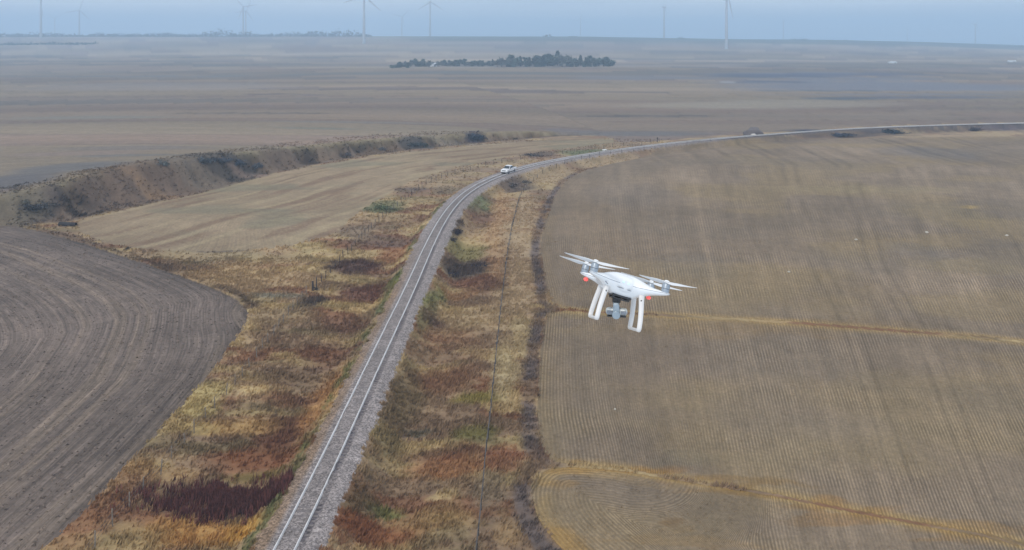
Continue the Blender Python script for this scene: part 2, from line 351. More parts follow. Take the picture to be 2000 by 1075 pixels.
    bw_r = 2.6 + ((N5 - .5) * .8 + (N2 - .5) * .6) * (1 - sstep(140, 230, Y)) - .5 * sstep(250, 300, X + Y * .8) + sstep(90, 130, Y) * .4; bw_l = 2.4 + ((N5 - .5) * .7 + (N2 - .5) * .6) * (1 - sstep(140, 230, Y)) - .8 * sstep(250, 300, X + Y * .8) + sstep(85, 125, Y) * .3
    on = (t < bw_r) & (t > -bw_l)
    drop = TZ + .7 - .4 * far_e
    nf = 1 - sstep(140, 230, Y)
    Z0 = TZ + .0 - sstep(bw_r - 1.1, bw_r + 3.4, t) * drop - sstep(bw_l - .5, bw_l + 3.2, -t) * (TZ + .35)
    Z0 = Z0 + np.where(np.abs(t) < .95, .040 + (N5 - .5) * .035 + (fbm(aT / 5 + 50, t * .3, 2) - .5) * .07, 0) * on - .03 * np.exp(-((t - 1.2) / .2) ** 2)
    kz = 1 - sstep(6.0, 12.0, np.abs(t) - 0)
    Z = Z * (1 - kz) + Z0 * kz
    Z = Z + np.where(on, 0, 1) * (1 - sstep(15, 40, dT)) * (RG == 0) * (N1 - .5) * .9 * sstep(3.5, 6, dT)
    Z = np.where(RG == 0, Z + (N2 - .5) * .22 * (dT > 4), Z)
    # green fringe on both shoulders
    fr = np.exp(-((t + bw_l + .5) / .6) ** 2) * sstep(.42, .6, fbm(aT / 5, t / 2, 3)) * (Y < 160)
    CC = mix(CC, lin((96, 106, 66)), fr * .8)
    fr2 = np.exp(-((t - bw_r - 1.0) / .9) ** 2) * (.1 + .9 * sstep(.42, .6, fbm(aT / 6 + 9, t / 2, 3)))
    CC = mix(CC, lin((112, 98, 72)), fr2 * sstep(.35, .6, N1) * .6)
    bc = lin((148, 139, 136)) * (.80 + .4 * N5[..., None]) * (.9 + .2 * fbm(aT / 8, t / 1.2, 3)[..., None])
    soil = sstep(1.1, 1.7, -t) * (1 - sstep(95, 135, Y)) * (.6 + .6 * N1)
    bc = mix(bc, lin((140, 118, 98)), np.clip(soil, 0, 1))
    inner = (np.abs(t) < .62)
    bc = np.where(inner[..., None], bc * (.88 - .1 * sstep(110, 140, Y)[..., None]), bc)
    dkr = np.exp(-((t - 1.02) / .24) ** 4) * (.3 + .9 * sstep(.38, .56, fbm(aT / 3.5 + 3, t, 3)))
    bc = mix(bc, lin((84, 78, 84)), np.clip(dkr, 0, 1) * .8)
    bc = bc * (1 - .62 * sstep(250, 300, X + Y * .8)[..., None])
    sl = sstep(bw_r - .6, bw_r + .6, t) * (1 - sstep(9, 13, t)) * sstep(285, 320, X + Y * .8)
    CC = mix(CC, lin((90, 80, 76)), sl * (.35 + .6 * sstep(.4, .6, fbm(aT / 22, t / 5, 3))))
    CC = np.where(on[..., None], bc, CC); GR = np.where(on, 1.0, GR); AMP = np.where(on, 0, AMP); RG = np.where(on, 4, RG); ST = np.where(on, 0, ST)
    CC = CC * np.where((RG == 4)[..., None], np.array((1.0, .99, .98)), np.array((1.0, .955, .89))) * (.87 - .05 * (RG == 3) - .03 * (RG == 2) - .03 * (RG == 1))[..., None]
    c[m] = CC; z[m] = Z; row[m] = ROW; along[m] = AL; amp[m] = AMP; grav[m] = GR; reg[m] = RG; strk[m] = ST
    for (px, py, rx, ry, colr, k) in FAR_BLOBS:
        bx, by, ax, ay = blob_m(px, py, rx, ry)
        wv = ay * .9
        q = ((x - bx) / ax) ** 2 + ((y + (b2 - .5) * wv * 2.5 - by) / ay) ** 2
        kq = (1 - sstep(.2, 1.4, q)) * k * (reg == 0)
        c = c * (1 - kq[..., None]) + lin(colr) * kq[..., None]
    return dict(z=z, c=np.clip(c, .01, .9), row=row, along=along, amp=amp, grav=grav, reg=reg, strk=strk)

def hit(pxs, pys):
    """where the rays through these photo pixels meet the terrain"""
    pxs = np.asarray(pxs, float); pys = np.asarray(pys, float)
    dx, dy, dz = ray(pxs, pys)
    f = np.geomspace(38, 800, 420)
    t = f[None, :] / dy[:, None]
    X, Y, Zr = dx[:, None] * t, CAM_Y + dy[:, None] * t, CAM_H + dz[:, None] * t
    G = layout(X.ravel(), Y.ravel())['z'].reshape(X.shape)
    below = Zr < G; i = np.maximum(np.argmax(below, 1), 1); k = np.arange(len(pxs))
    d0 = (Zr - G)[k, i - 1]; d1 = (Zr - G)[k, i]; w = d0 / (d0 - d1 + 1e-9)
    return np.stack([X[k, i - 1] * (1 - w) + X[k, i] * w, Y[k, i - 1] * (1 - w) + Y[k, i] * w, G[k, i - 1] * (1 - w) + G[k, i] * w], -1)
_b, _f, _fr, BLOBS, FIELD_BLOBS, FAR_BLOBS = BLOBS, FIELD_BLOBS, FAR_BLOBS, [], [], []
for _l in (_b, _f, [q for q in _fr if q[1] > 210 and q[0] < 1100]):
    _h = hit([q[0] for q in _l], [q[1] for q in _l])
    for q, h_ in zip(_l, _h): HITS[(q[0], q[1])] = h_
BLOBS, FIELD_BLOBS, FAR_BLOBS = _b, _f, _fr

def ground_z(px, py):
    return float(layout(np.array([px, px]), np.array([py, py]))['z'][0])

# ------------------------------------------------------------------ object helpers
def tag(o, label=None, cat=None, group=None, kind=None):
    if label: o["label"] = label
    if cat: o["category"] = cat
    if group: o["group"] = group
    if kind: o["kind"] = kind
    return o

def empty(name, loc=(0, 0, 0), rz=0.0):
    o = bpy.data.objects.new(name, None); COL.objects.link(o); o.location = loc; o.rotation_euler = (0, 0, rz); o.empty_display_size = .3
    return o

def mesh_np(name, V, F, mat, parent=None, smooth_=False, attrs=None):
    me = bpy.data.meshes.new(name)
    V = np.asarray(V, np.float32); F = np.asarray(F, np.int32)
    k = F.shape[1]
    me.vertices.add(len(V)); me.vertices.foreach_set("co", V.ravel())
    me.loops.add(F.size); me.loops.foreach_set("vertex_index", F.ravel())
    me.polygons.add(len(F)); me.polygons.foreach_set("loop_start", np.arange(0, F.size, k, dtype=np.int32))
    me.update(calc_edges=True)
    me.polygons.foreach_set("use_smooth", np.full(len(F), smooth_, bool))
    for an, arr in (attrs or {}).items():
        a = me.attributes.new(an, 'FLOAT_COLOR', 'POINT'); a.data.foreach_set("color", np.asarray(arr, np.float32).ravel())
    me.materials.append(mat)
    o = bpy.data.objects.new(name, me); COL.objects.link(o)
    if parent: o.parent = parent
    return o

def from_bm(name, bm, mat, parent=None, smooth_=True, bevel=0.0, sub=0, ang=40):
    me = bpy.data.meshes.new(name); bmesh.ops.recalc_face_normals(bm, faces=bm.faces); bm.to_mesh(me); bm.free(); me.materials.append(mat)
    for p in me.polygons: p.use_smooth = smooth_
    o = bpy.data.objects.new(name, me); COL.objects.link(o)
    if parent: o.parent = parent
    if bevel:
        b = o.modifiers.new("bevel", 'BEVEL'); b.width = bevel; b.segments = 2; b.limit_method = 'ANGLE'; b.angle_limit = math.radians(ang)
        b.harden_normals = False
    if sub:
        s = o.modifiers.new("sub", 'SUBSURF'); s.levels = s.render_levels = sub
    if smooth_ and not sub:
        w = o.modifiers.new("wn", 'WEIGHTED_NORMAL'); w.keep_sharp = True
    return o

def bx(bm, c, s, rot=None):
    m = Matrix.Translation(c) @ (rot.to_matrix().to_4x4() if rot else Matrix()) @ Matrix.Diagonal((s[0], s[1], s[2], 1))
    return bmesh.ops.create_cube(bm, size=1, matrix=m)['verts']

def cyl(bm, p0, p1, r0, r1=None, n=16):
    p0, p1 = Vector(p0), Vector(p1); d = p1 - p0
    m = Matrix.Translation((p0 + p1) / 2) @ d.to_track_quat('Z', 'Y').to_matrix().to_4x4()
    return bmesh.ops.create_cone(bm, cap_ends=True, segments=n, radius1=r0, radius2=r0 if r1 is None else r1, depth=d.length, matrix=m)['verts']

def sph(bm, c, s, u=20, v=12):
    return bmesh.ops.create_uvsphere(bm, u_segments=u, v_segments=v, radius=1, matrix=Matrix.Translation(c) @ Matrix.Diagonal((s[0], s[1], s[2], 1)))['verts']

def copy_tree(o, parent=None):
    c = o.copy(); COL.objects.link(c); c.parent = parent
    for ch in o.children: copy_tree(ch, c)
    return c

# ------------------------------------------------------------------ materials
def newmat(name):
    m = bpy.data.materials.new(name); m.use_nodes = True
    return m, m.node_tree.nodes, m.node_tree.links, m.node_tree.nodes["Principled BSDF"]

def plain(name, colr, rough=.5, metal=0.0, var=.12, scale=8.0, bump=0.0, coat=0.0, emit=None, es=0.0):
    m, n, l, b = newmat(name)
    tc = n.new("ShaderNodeTexCoord"); no = n.new("ShaderNodeTexNoise"); no.inputs["Scale"].default_value = scale; no.inputs["Detail"].default_value = 6
    mr = n.new("ShaderNodeMapRange"); mr.inputs[3].default_value = 1 - var; mr.inputs[4].default_value = 1 + var
    mr.inputs[1].default_value = .3; mr.inputs[2].default_value = .7
    mul = n.new("ShaderNodeMixRGB"); mul.blend_type = 'MULTIPLY'; mul.inputs[0].default_value = 1; mul.inputs[1].default_value = (*colr, 1)
    l.new(tc.outputs["Object"], no.inputs[0]); l.new(no.outputs[0], mr.inputs[0]); l.new(mr.outputs[0], mul.inputs[2]); l.new(mul.outputs[0], b.inputs["Base Color"])
    b.inputs["Roughness"].default_value = rough; b.inputs["Metallic"].default_value = metal; b.inputs["Coat Weight"].default_value = coat
    if bump:
        bu = n.new("ShaderNodeBump"); bu.inputs["Strength"].default_value = bump; bu.inputs["Distance"].default_value = .02
        l.new(no.outputs[0], bu.inputs["Height"]); l.new(bu.outputs[0], b.inputs["Normal"])
    if emit:
        b.inputs["Emission Color"].default_value = (*emit, 1); b.inputs["Emission Strength"].default_value = es
    return m

def land_material():
    m, n, l, b = newmat("land")
    def M(op, a, c=None, d=None):
        x = n.new("ShaderNodeMath"); x.operation = op
        for i, v in enumerate((a, c, d)):
            if v is None: continue
            if isinstance(v, (int, float)): x.inputs[i].default_value = v
            else: l.new(v, x.inputs[i])
        return x.outputs[0]
    ac = n.new("ShaderNodeAttribute"); ac.attribute_name = "col"
    ax = n.new("ShaderNodeAttribute"); ax.attribute_name = "aux"
    sp = n.new("ShaderNodeSeparateColor"); l.new(ax.outputs["Color"], sp.inputs[0])
    ay = n.new("ShaderNodeAttribute"); ay.attribute_name = "aux2"
    sp2 = n.new("ShaderNodeSeparateColor"); l.new(ay.outputs["Color"], sp2.inputs[0])
    row, amp, grav = sp.outputs[0], sp.outputs[1], sp.outputs[2]
    along, strk = sp2.outputs[0], sp2.outputs[1]
    geo = n.new("ShaderNodeNewGeometry")
    def noise(vec, s, det=4, rough=.6):
        x = n.new("ShaderNodeTexNoise"); x.inputs["Scale"].default_value = s; x.inputs["Detail"].default_value = det; x.inputs["Roughness"].default_value = rough
        l.new(vec, x.inputs["Vector"]); return x.outputs[0]
    pos = geo.outputs["Position"]
    f1 = noise(pos, 2.2, 6, .7); f2 = noise(pos, .35, 4, .6)
    cb = n.new("ShaderNodeCombineXYZ"); l.new(M('MULTIPLY', row, 1.5), cb.inputs[0]); l.new(M('MULTIPLY', along, .07), cb.inputs[1])
    s1 = noise(cb.outputs[0], 1.0, 5, .65)
    cb2 = n.new("ShaderNodeCombineXYZ"); l.new(M('MULTIPLY', row, 6.0), cb2.inputs[0]); l.new(M('MULTIPLY', along, .5), cb2.inputs[1])
    s2 = noise(cb2.outputs[0], 1.0, 3, .6)
    # crop rows: a sine across the rows, jittered a little along them
    ph = M('ADD', M('MULTIPLY', row, 2 * math.pi / .36), M('MULTIPLY', f2, 1.5))
    sn = M('SINE', ph)
    f3 = noise(pos, .09, 3, .6)
    rowk = M('MULTIPLY', M('MULTIPLY', sn, amp), M('MULTIPLY', M('ADD', .2, M('MULTIPLY', f1, 1.4)), M('MAXIMUM', .15, M('MULTIPLY', M('SUBTRACT', f3, .38), 5.0))))
    k = M('ADD', 1.0, rowk)
    k = M('MULTIPLY', k, M('ADD', 1.0, M('MULTIPLY', M('SUBTRACT', f1, .5), 1.15)))
    k = M('MULTIPLY', k, M('ADD', 1.0, M('MULTIPLY', M('SUBTRACT', f2, .5), .55)))
    k = M('MULTIPLY', k, M('ADD', 1.0, M('MULTIPLY', M('SUBTRACT', s1, .5), M('MULTIPLY', strk, .9))))
    k = M('MULTIPLY', k, M('ADD', 1.0, M('MULTIPLY', M('SUBTRACT', s2, .5), M('MULTIPLY', strk, .7))))
    vo = n.new("ShaderNodeTexVoronoi"); vo.inputs["Scale"].default_value = 9.0; l.new(pos, vo.inputs["Vector"])
    spv = n.new("ShaderNodeSeparateColor"); l.new(vo.outputs["Color"], spv.inputs[0])
    gk = M('ADD', 1.0, M('MULTIPLY', M('SUBTRACT', spv.outputs[0], .5), M('MULTIPLY', grav, 1.0)))
    k = M('MULTIPLY', k, gk)
    mul = n.new("ShaderNodeVectorMath"); mul.operation = 'SCALE'; l.new(ac.outputs["Color"], mul.inputs[0]); l.new(k, mul.inputs["Scale"])
    l.new(mul.outputs[0], b.inputs["Base Color"])
    b.inputs["Roughness"].default_value = .95; b.inputs["Specular IOR Level"].default_value = .15
    h = M('ADD', M('MULTIPLY', f1, .10), M('MULTIPLY', M('MULTIPLY', sn, amp), .12))
    h = M('ADD', h, M('MULTIPLY', M('MULTIPLY', spv.outputs[0], grav), .05))
    bu = n.new("ShaderNodeBump"); bu.inputs["Strength"].default_value = .6; bu.inputs["Distance"].default_value = 1.0
    l.new(h, bu.inputs["Height"]); l.new(bu.outputs[0], b.inputs["Normal"])
    return m

def veg_material():
    m, n, l, b = newmat("vegetation")
    ac = n.new("ShaderNodeAttribute"); ac.attribute_name = "col"
    l.new(ac.outputs["Color"], b.inputs["Base Color"]); b.inputs["Roughness"].default_value = .9; b.inputs["Specular IOR Level"].default_value = .1
    return m

LAND = land_material(); VEG = veg_material()

# ------------------------------------------------------------------ the land: one fan of real ground, split into its surfaces
def build_land():
    import numpy as np
    ai = np.linspace(-38.5, 38.5, 900); ao = np.linspace(39.5, 75, 36)
    ang = np.radians(np.r_[-ao[::-1], ai, ao])
    st = 1 / 38. / 590; rr_ = [38.0]
    while rr_[-1] < 2900: rr_.append(rr_[-1] + min(rr_[-1] ** 2 * st, 1.0 + max(0, rr_[-1] - 330) * .2))
    rad = np.r_[2, 8, 14, 19, 23, 26, 29, 32, 35, rr_, 3000, 3150, 3400, 3800, 4500, 5500, 7000]
    A, R = np.meshgrid(ang, rad)
    # spread rings at equal depth inside the view so rows follow the land, not the eye
    x = (R * np.sin(A)).ravel(); y = (R * np.cos(A)).ravel()
    L = layout(x, y)
    V = np.stack([x, y, L['z']], -1).astype(np.float32)
    nr, na = A.shape
    i = np.arange(nr * na).reshape(nr, na)
    F = np.stack([i[:-1, :-1], i[:-1, 1:], i[1:, 1:], i[1:, :-1]], -1).reshape(-1, 4)[:, ::-1]
    reg = L['reg'][F[:, 0]]
    col = np.c_[L['c'], np.ones(len(x))]
    aux = np.stack([L['row'], L['amp'], L['grav'], np.ones(len(x))], -1); aux2 = np.stack([L['along'], L['strk'], L['amp'] * 0, np.ones(len(x))], -1)
    names = ["ground", "ploughed_field", "meadow", "stubble_field", "ballast"]
    for k, nm in enumerate(names):
        f = F[reg == k]; u, iv = np.unique(f, return_inverse=True)
        o = mesh_np(nm, V[u], iv.reshape(-1, 4), LAND, None, True, dict(col=col[u], aux=aux[u], aux2=aux2[u]))
        tag(o, kind='structure')
build_land()

# ------------------------------------------------------------------ grass tufts (uncountable)
def tufts(name, px, py, z, c, h, nb=4, lean=.5, width=.06, label=None, cat=None):
    n = len(px)
    k = RNG.rand(n, nb)
    a = RNG.rand(n, nb) * 2 * np.pi
    bxs = px[:, None] + (RNG.rand(n, nb) - .5) * .5; bys = py[:, None] + (RNG.rand(n, nb) - .5) * .4
    hh = h[:, None] * (.6 + .6 * RNG.rand(n, nb)); w = width * (.7 + .8 * RNG.rand(n, nb)) * (1 + py[:, None] / 120)
    dx, dy = np.cos(a) * w, np.sin(a) * w
    lx = hh * (lean * .8 + .5 * (RNG.rand(n, nb) - .5)); ly = hh * .5 * (RNG.rand(n, nb) - .5)
    zb = z[:, None] - .05
    v = np.stack([np.stack([bxs - dx, bys - dy, zb + 0 * hh], -1), np.stack([bxs + dx, bys + dy, zb + 0 * hh], -1), np.stack([bxs + lx, bys + ly, zb + hh], -1)], 2)
    V = v.reshape(-1, 3); F = np.arange(len(V)).reshape(-1, 3)
    cc = c[:, None, :] * (.9 + .22 * RNG.rand(n, nb, 1))
    cc = np.repeat(cc[:, :, None, :], 3, 2).reshape(-1, 3)
    o = mesh_np(name, V, F, VEG, None, False, dict(col=np.c_[cc, np.ones(len(cc))]))
    return tag(o, label, cat, None, 'stuff')

def scatter_grass():
    xs, ys = [], []
    for (y0, y1, n) in ((38, 75, 52000), (75, 120, 42000), (120, 170, 24000), (170, 270, 16000)):
        yy = y0 + (y1 - y0) * RNG.rand(n); xx = -75 + 95 * RNG.rand(n) if y1 < 130 else (-130 + 190 * RNG.rand(n))
        xs.append(xx); ys.append(yy)
    x = np.concatenate(xs); y = np.concatenate(ys)
    L = layout(x, y)
    k = (L['reg'] == 0)
    dn = fbm(x / 3, y / 2, 3)
    k &= RNG.rand(len(x)) < (.25 + 1.0 * sstep(.35, .6, dn))
    d, s, a = pline(x.astype(np.float32), y.astype(np.float32), TRK); k &= d > 2.2
    dB, sB, aB = pline(x.astype(np.float32), y.astype(np.float32), BB); k &= ~((sB > 0) & (dB > 16))
    x, y, z, c = x[k], y[k], L['z'][k], L['c'][k]
    dk = c.mean(1) < .075
    h = .22 + .35 * fbm(x / 2 + 7, y / 2, 2) + dk * .35
    tufts("dry_grass", x, y, z, c * (1.12 + .1 * RNG.rand(len(x), 1)), h, label="dry tan and rust coloured grass on both sides of the railway", cat="grass")
scatter_grass()

def field_litter():
    n = 60000
    y = 42 + 90 * RNG.rand(n) ** 1.3; x = -95 + 175 * RNG.rand(n)
    L = layout(x, y); z = L['z']; c = L['c']
    k = L['reg'] == 1; m = k.sum()
    xx, yy, zz, cc = x[k], y[k], z[k], c[k] * (.55 + 1.0 * RNG.rand(m, 1))
    s = (.05 + .11 * RNG.rand(m, 1, 1) ** 2)
    T = np.array([(-1, -.6, 0), (1, -.5, 0), (.1, 1, 0), (0, 0, .9)]) + 0
    V = np.stack([xx, yy, zz], -1)[:, None, :] + (T[None] + .35 * RNG.randn(m, 4, 3) * [1, 1, .3]) * s
    F = (np.array([(0, 1, 3), (1, 2, 3), (2, 0, 3)])[None] + (np.arange(m) * 4)[:, None, None]).reshape(-1, 3)
    o = mesh_np("soil_clods", V.reshape(-1, 3), F, VEG, None, False, dict(col=np.c_[np.repeat(cc, 4, 0), np.ones(4 * m)]))
    tag(o, "loose clods scattered over the ploughed field", "clods", None, 'stuff')
    k = (L['reg'] == 3) & (RNG.rand(n) < .4 + .6 * sstep(.45, .6, fbm(x / 9, y / 7, 3)))
    tufts("straw_litter", x[k], y[k], z[k], c[k] * 1.25 + lin((30, 26, 16)), np.full(k.sum(), .13), nb=2, lean=.6, width=.07, label="pale straw litter lying between the stubble rows", cat="straw")
field_litter()

def reeds():
    bxm, bym, ax, ay = blob_m(435, 984, 118, 25)
    n = 4200
    a = RNG.rand(n) * 2 * np.pi; r = np.abs(RNG.randn(n)) * .62
    x = bxm + np.cos(a) * r * ax; y = bym + np.sin(a) * r * ay
    x = x + (fbm(x / 2, y / 2, 2) - .5) * 4; y = y + (fbm(x / 1.5 + 4, y, 2) - .5) * 2
    L = layout(x, y); k = (L['reg'] == 0)
    c = lin((104, 66, 60)) * (.5 + 1.3 * RNG.rand(n, 1) ** 1.5)
    tufts("reeds", x[k], y[k], L['z'][k], c[k], np.full(k.sum(), .75), nb=5, lean=.1, width=.035, label="dark maroon reed patch beside the track at lower left", cat="reeds")
reeds()

# ------------------------------------------------------------------ shrubs
def shrub_mesh(name, n, seed, size=1.0, up=.8, leaf=.16):
    r = np.random.RandomState(seed)
    cs = r.randn(7, 3) * [.45, .4, .22]; cs[:, 2] = np.abs(cs[:, 2]) + .3
    k = r.randint(0, 7, n)
    p = cs[k] + r.randn(n, 3) * [.26, .24, .2]; p[:, 2] = np.maximum(p[:, 2], .0) * up
    q = r.randn(n, 3, 3) * leaf
    V = (p[:, None, :] + q).reshape(-1, 3) * size
    col = (.6 + .8 * r.rand(n, 1)) * (0.75 + .5 * r.rand(7, 1)[k]); col = np.repeat(col, 3, 0).reshape(-1, 1)
    return V, np.arange(len(V)).reshape(-1, 3), col

def stems_mesh(name, mat, parent, h, seed):
    bm = bmesh.new(); r = random.Random(seed)
    for i in range(5):
        a = i * 1.3; cyl(bm, (0, 0, -.1), (math.cos(a) * .4 * h, math.sin(a) * .35 * h, h * (.5 + .3 * r.random())), .05 * h, .015 * h, 6)
    return from_bm(name, bm, mat, parent, False)

BARK = plain("bark", tuple(lin((92, 80, 70))), .9, 0, .3, 4, .4)

SHR = [ # px, py, width m, height m, colour, label
 (928,271,7.5,3.0,(56,62,72),"largest dark shrub on the far end of the creek bank"),
 (812,285,5.0,1.9,(62,68,70),"low dark shrub at the foot of the bank, left of the biggest one"),
 (830,284,4.0,1.4,(70,74,72),"small dark shrub touching the low one at the bank foot"),
 (745,292,3.0,1.5,(86,84,84),"small brown shrub on the bank above the mown meadow"),
 (78,408,6.0,2.0,(66,64,64),"round dark shrub in the hollow at the left end of the bank"),
 (52,398,4.0,1.5,(96,94,84),"grey-green shrub left of the round hollow shrub"),
 (398,316,4.5,2.0,(76,80,84),"leftmost shrub of the dark thicket on the bank"),
 (432,318,5.2,2.3,(70,74,82),"second shrub from the left in the bank thicket"),
 (468,322,5.0,2.2,(66,72,82),"third shrub from the left in the bank thicket"),
 (502,326,4.2,1.9,(74,78,84),"rightmost shrub of the dark thicket on the bank"),
 (320,322,3.6,1.6,(88,92,90),"greyish shrub on the bank left of the dark thicket"),
 (680,303,3.4,1.5,(84,80,84),"dim purple-grey shrub on the bank above the pale strip"),
 (892,455,2.6,1.6,(54,46,50),"dark bare shrub growing against the ballast edge"),
 (884,470,1.8,1.1,(66,56,54),"small dark shrub just below the one on the ballast edge"),
 (1040,304,6.0,1.0,(76,72,72),"low dark hedge clump on the meadow edge behind the pickup"),
 (1000,362,4.2,1.1,(78,72,70),"brown brush patch between pickup and field fence"),
 (1025,356,3.6,1.0,(84,78,72),"dull brush patch right of the brown one near the fence top"),
 (750,408,5.0,1.3,(84,92,66),"green bush at the corner of the mown meadow"),
 (880,536,3.2,.9,(54,50,56),"left dark weed clump in the ditch hollow"),
 (935,522,2.6,.9,(48,46,54),"right dark weed clump in the ditch hollow"),
 (612,594,3.0,.7,(70,62,60),"dark weed clump below the gate posts"),
 (250,487,1.6,.9,(70,62,56),"tiny dark bush on the ploughed field margin"),
 (815,850,2.2,.4,(84,84,70),"blue-green weed clump right of the track, lower half"),
 (1745,260,10,2.2,(52,58,66),"dark brush under the far embankment, right one"),
 (1640,264,13,1.7,(60,62,72),"long dark brush under the far embankment, left one"),
 (1905,256,6,2.2,(66,60,66),"dark brush near the right edge below the far track"),
]
_vars = [shrub_mesh("s", 520, 3, leaf=.10), shrub_mesh("s", 480, 8, leaf=.10), shrub_mesh("s", 500, 21, leaf=.10)]
_mcache = {}
def build_shrubs():
    hits = hit([q[0] for q in SHR], [q[1] for q in SHR])
    for i, (px, py, w, h, colr, lab) in enumerate(SHR):
        p = hits[i]; z = p[2]
        V, F, cc = _vars[i % 3]
        col = np.repeat(cc, 3, 1) * lin(colr) * 1.25
        t = empty("shrub", (p[0], p[1], z - .3), i * 1.1 * (w < 5)); t.scale = (1, 1, 1)
        tag(t, lab, "shrub", "shrubs and brush along railway and creek")
        mesh_np("foliage", V * np.array([w / 2.4, w / 2.9, h / 1.15]), F, VEG, t, False, dict(col=np.c_[col, np.ones(len(col))]))
        stems_mesh("stem", BARK, t, h * .8, i)
build_shrubs()

# ------------------------------------------------------------------ railway track
STEEL = plain("rail_steel", (.64, .62, .61), .5, .12, .12, 1.5)
WOOD = plain("weathered_sleeper", tuple(lin((112, 104, 102))), .9, 0, .35, 3, .5)
def offs(p, o):
    tg = np.gradient(p, axis=0); tg /= np.hypot(*tg.T)[:, None]
    return p + np.stack([tg[:, 1], -tg[:, 0]], -1) * o, tg
def build_track():
    T = smooth(TRK, 4, 1.5)
    root = empty("railway_track", (T[0][0], T[0][1], TZ))
    tag(root, "single railway track with pale steel rails curving away to the right", "railway track")
    prof = [(-.075, .0), (-.075, .02), (-.02, .035), (-.02, .12), (-.042, .13), (-.042, .165), (.042, .165), (.042, .13), (.02, .12), (.02, .035), (.075, .02), (.075, 0)]
    for o in (-.7535, .7535):
        c, tg = offs(T, o); nn = np.stack([tg[:, 1], -tg[:, 0]], -1)
        k = len(prof)
        V = np.concatenate([np.c_[c + nn * a - T[0], np.full(len(c), b + .03)] for a, b in prof]).reshape(k, -1, 3).transpose(1, 0, 2).reshape(-1, 3)
        i = np.arange(len(c) - 1)[:, None] * k; j = np.arange(k)[None, :]
        F = np.stack([i + j, i + (j + 1) % k, i + k + (j + 1) % k, i + k + j], -1).reshape(-1, 4)
        mesh_np("rail", V, F, STEEL, root)
    # sleepers every 0.55 m
    d = np.r_[0, np.cumsum(np.hypot(*np.diff(T, axis=0).T))]
    s = np.arange(1, d[-1] - 2, .55); cx = np.interp(s, d, T[:, 0]); cy = np.interp(s, d, T[:, 1])
    tg = np.gradient(np.stack([cx, cy], -1), axis=0); tg /= np.hypot(*tg.T)[:, None]
    ok = cy > 44; cx, cy, tg = cx[ok], cy[ok], tg[ok]
    me = None; rest = bmesh.new(); rr = random.Random(4)
    for i in range(len(cx)):
        a = math.atan2(tg[i][1], tg[i][0]) + rr.uniform(-.02, .02); off = rr.uniform(.02, .10)
        px, py = cx[i] - T[0][0] + tg[i][1] * off, cy[i] - T[0][1] - tg[i][0] * off
        if i < 100:
            if me is None:
                bm = bmesh.new(); bx(bm, (0, 0, -.06), (.22, 2.5, .17)); ob = from_bm("sleeper", bm, WOOD, root, False, .012); me = ob
            else:
                ob = me.copy(); COL.objects.link(ob)
            ob.parent = root; ob.location = (px, py, rr.uniform(-.018, .012)); ob.rotation_euler = (rr.uniform(-.006, .006), 0, a)
        else:
            bx(rest, (px, py, -.06 + rr.uniform(-.015, .01)), (.22, 2.5, .17), Euler((0, 0, a)))
    r_ = from_bm("sleepers", rest, WOOD, root, False); r_["kind"] = "stuff"
build_track()

# ------------------------------------------------------------------ fences
POST = plain("old_post", tuple(lin((132, 122, 110))), .9, 0, .3, 3, .3)
DPOST = plain("dark_post", tuple(lin((62, 56, 54))), .9, 0, .25, 3, .3)
WIRE = plain("fence_wire", tuple(lin((96, 90, 86))), .6, .4, .1)
def fence(pts, spacing, hgt, rad, label, group, mat=POST, wr=.014):
    pts = np.asarray(pts)
    d = np.r_[0, np.cumsum(np.hypot(*np.diff(pts, axis=0).T))]
    ss = [0.0]
    while ss[-1] < d[-1]:
        y = np.interp(ss[-1], d, pts[:, 1]); ss.append(ss[-1] + spacing * max(1, y / 140) * random.uniform(.85, 1.15))
    ss = np.array(ss[:-1][:100]); X = np.interp(ss, d, pts[:, 0]); Y = np.interp(ss, d, pts[:, 1])
    Z = layout(X, Y)['z']
    root = empty("fence", (X[0], Y[0], Z[0])); tag(root, label, "fence", group)
    bm = bmesh.new(); cyl(bm, (0, 0, -.3), (0, 0, hgt), rad, rad * .9, 7)
    p0 = from_bm("post", bm, mat, root, False)
    tops = []
    for i in range(len(X)):
        o = p0 if i == 0 else p0.copy()
        if i: COL.objects.link(o); o.parent = root
        o.location = (X[i] - X[0], Y[i] - Y[0], Z[i] - Z[0]); tx, ty = random.uniform(-.08, .08), random.uniform(-.08, .08)
        o.rotation_euler = (tx, ty, random.random() * 3); o.scale = (1, 1, random.uniform(.85, 1.1))
        tops.append((X[i] - X[0], Y[i] - Y[0], Z[i] - Z[0]))
    for hz in (.45, .8, 1.1):
        bm = bmesh.new()
        for a, b in zip(tops[:-1], tops[1:]):
            cyl(bm, (a[0], a[1], a[2] + hz * hgt / 1.25), (b[0], b[1], b[2] + hz * hgt / 1.25), wr, wr, 4)
        from_bm("wire", bm, WIRE, root, False)
FR = pix([(925,1120),(929,1075),(940,973),(950,864),(960,779),(970,674),(980,580),(985,540),(992,482),(1004,422),(1016,378),(1032,350),(1060,333),(1111,318),(1180,305),(1300,289),(1400,277)], .9)
FL1 = pix([(160,1095),(191,1050),(214,1022),(235,1000),(256,977),(274,957),(290,937),(313,917),(328,892),(345,875),(361,855),(400,808),(450,755),(472,728),(545,632),(600,566)], .6)
FL2 = pix([(628,545),(637,535),(653,518),(669,499),(683,486),(719,448),(735,432),(780,395),(830,358),(880,338),(960,318),(1048,303),(1111,297),(1200,286),(1290,275)], .6)
fence(FR, 3.0, 1.2, .05, "wire fence with thin posts between the right ditch and the stubble field", "wire fences along the railway", mat=DPOST, wr=.02)
fence(FL1, 2.4, 1.35, .055, "wire fence with pale crooked posts left of the track, ending at the gate posts", "wire fences along the railway")
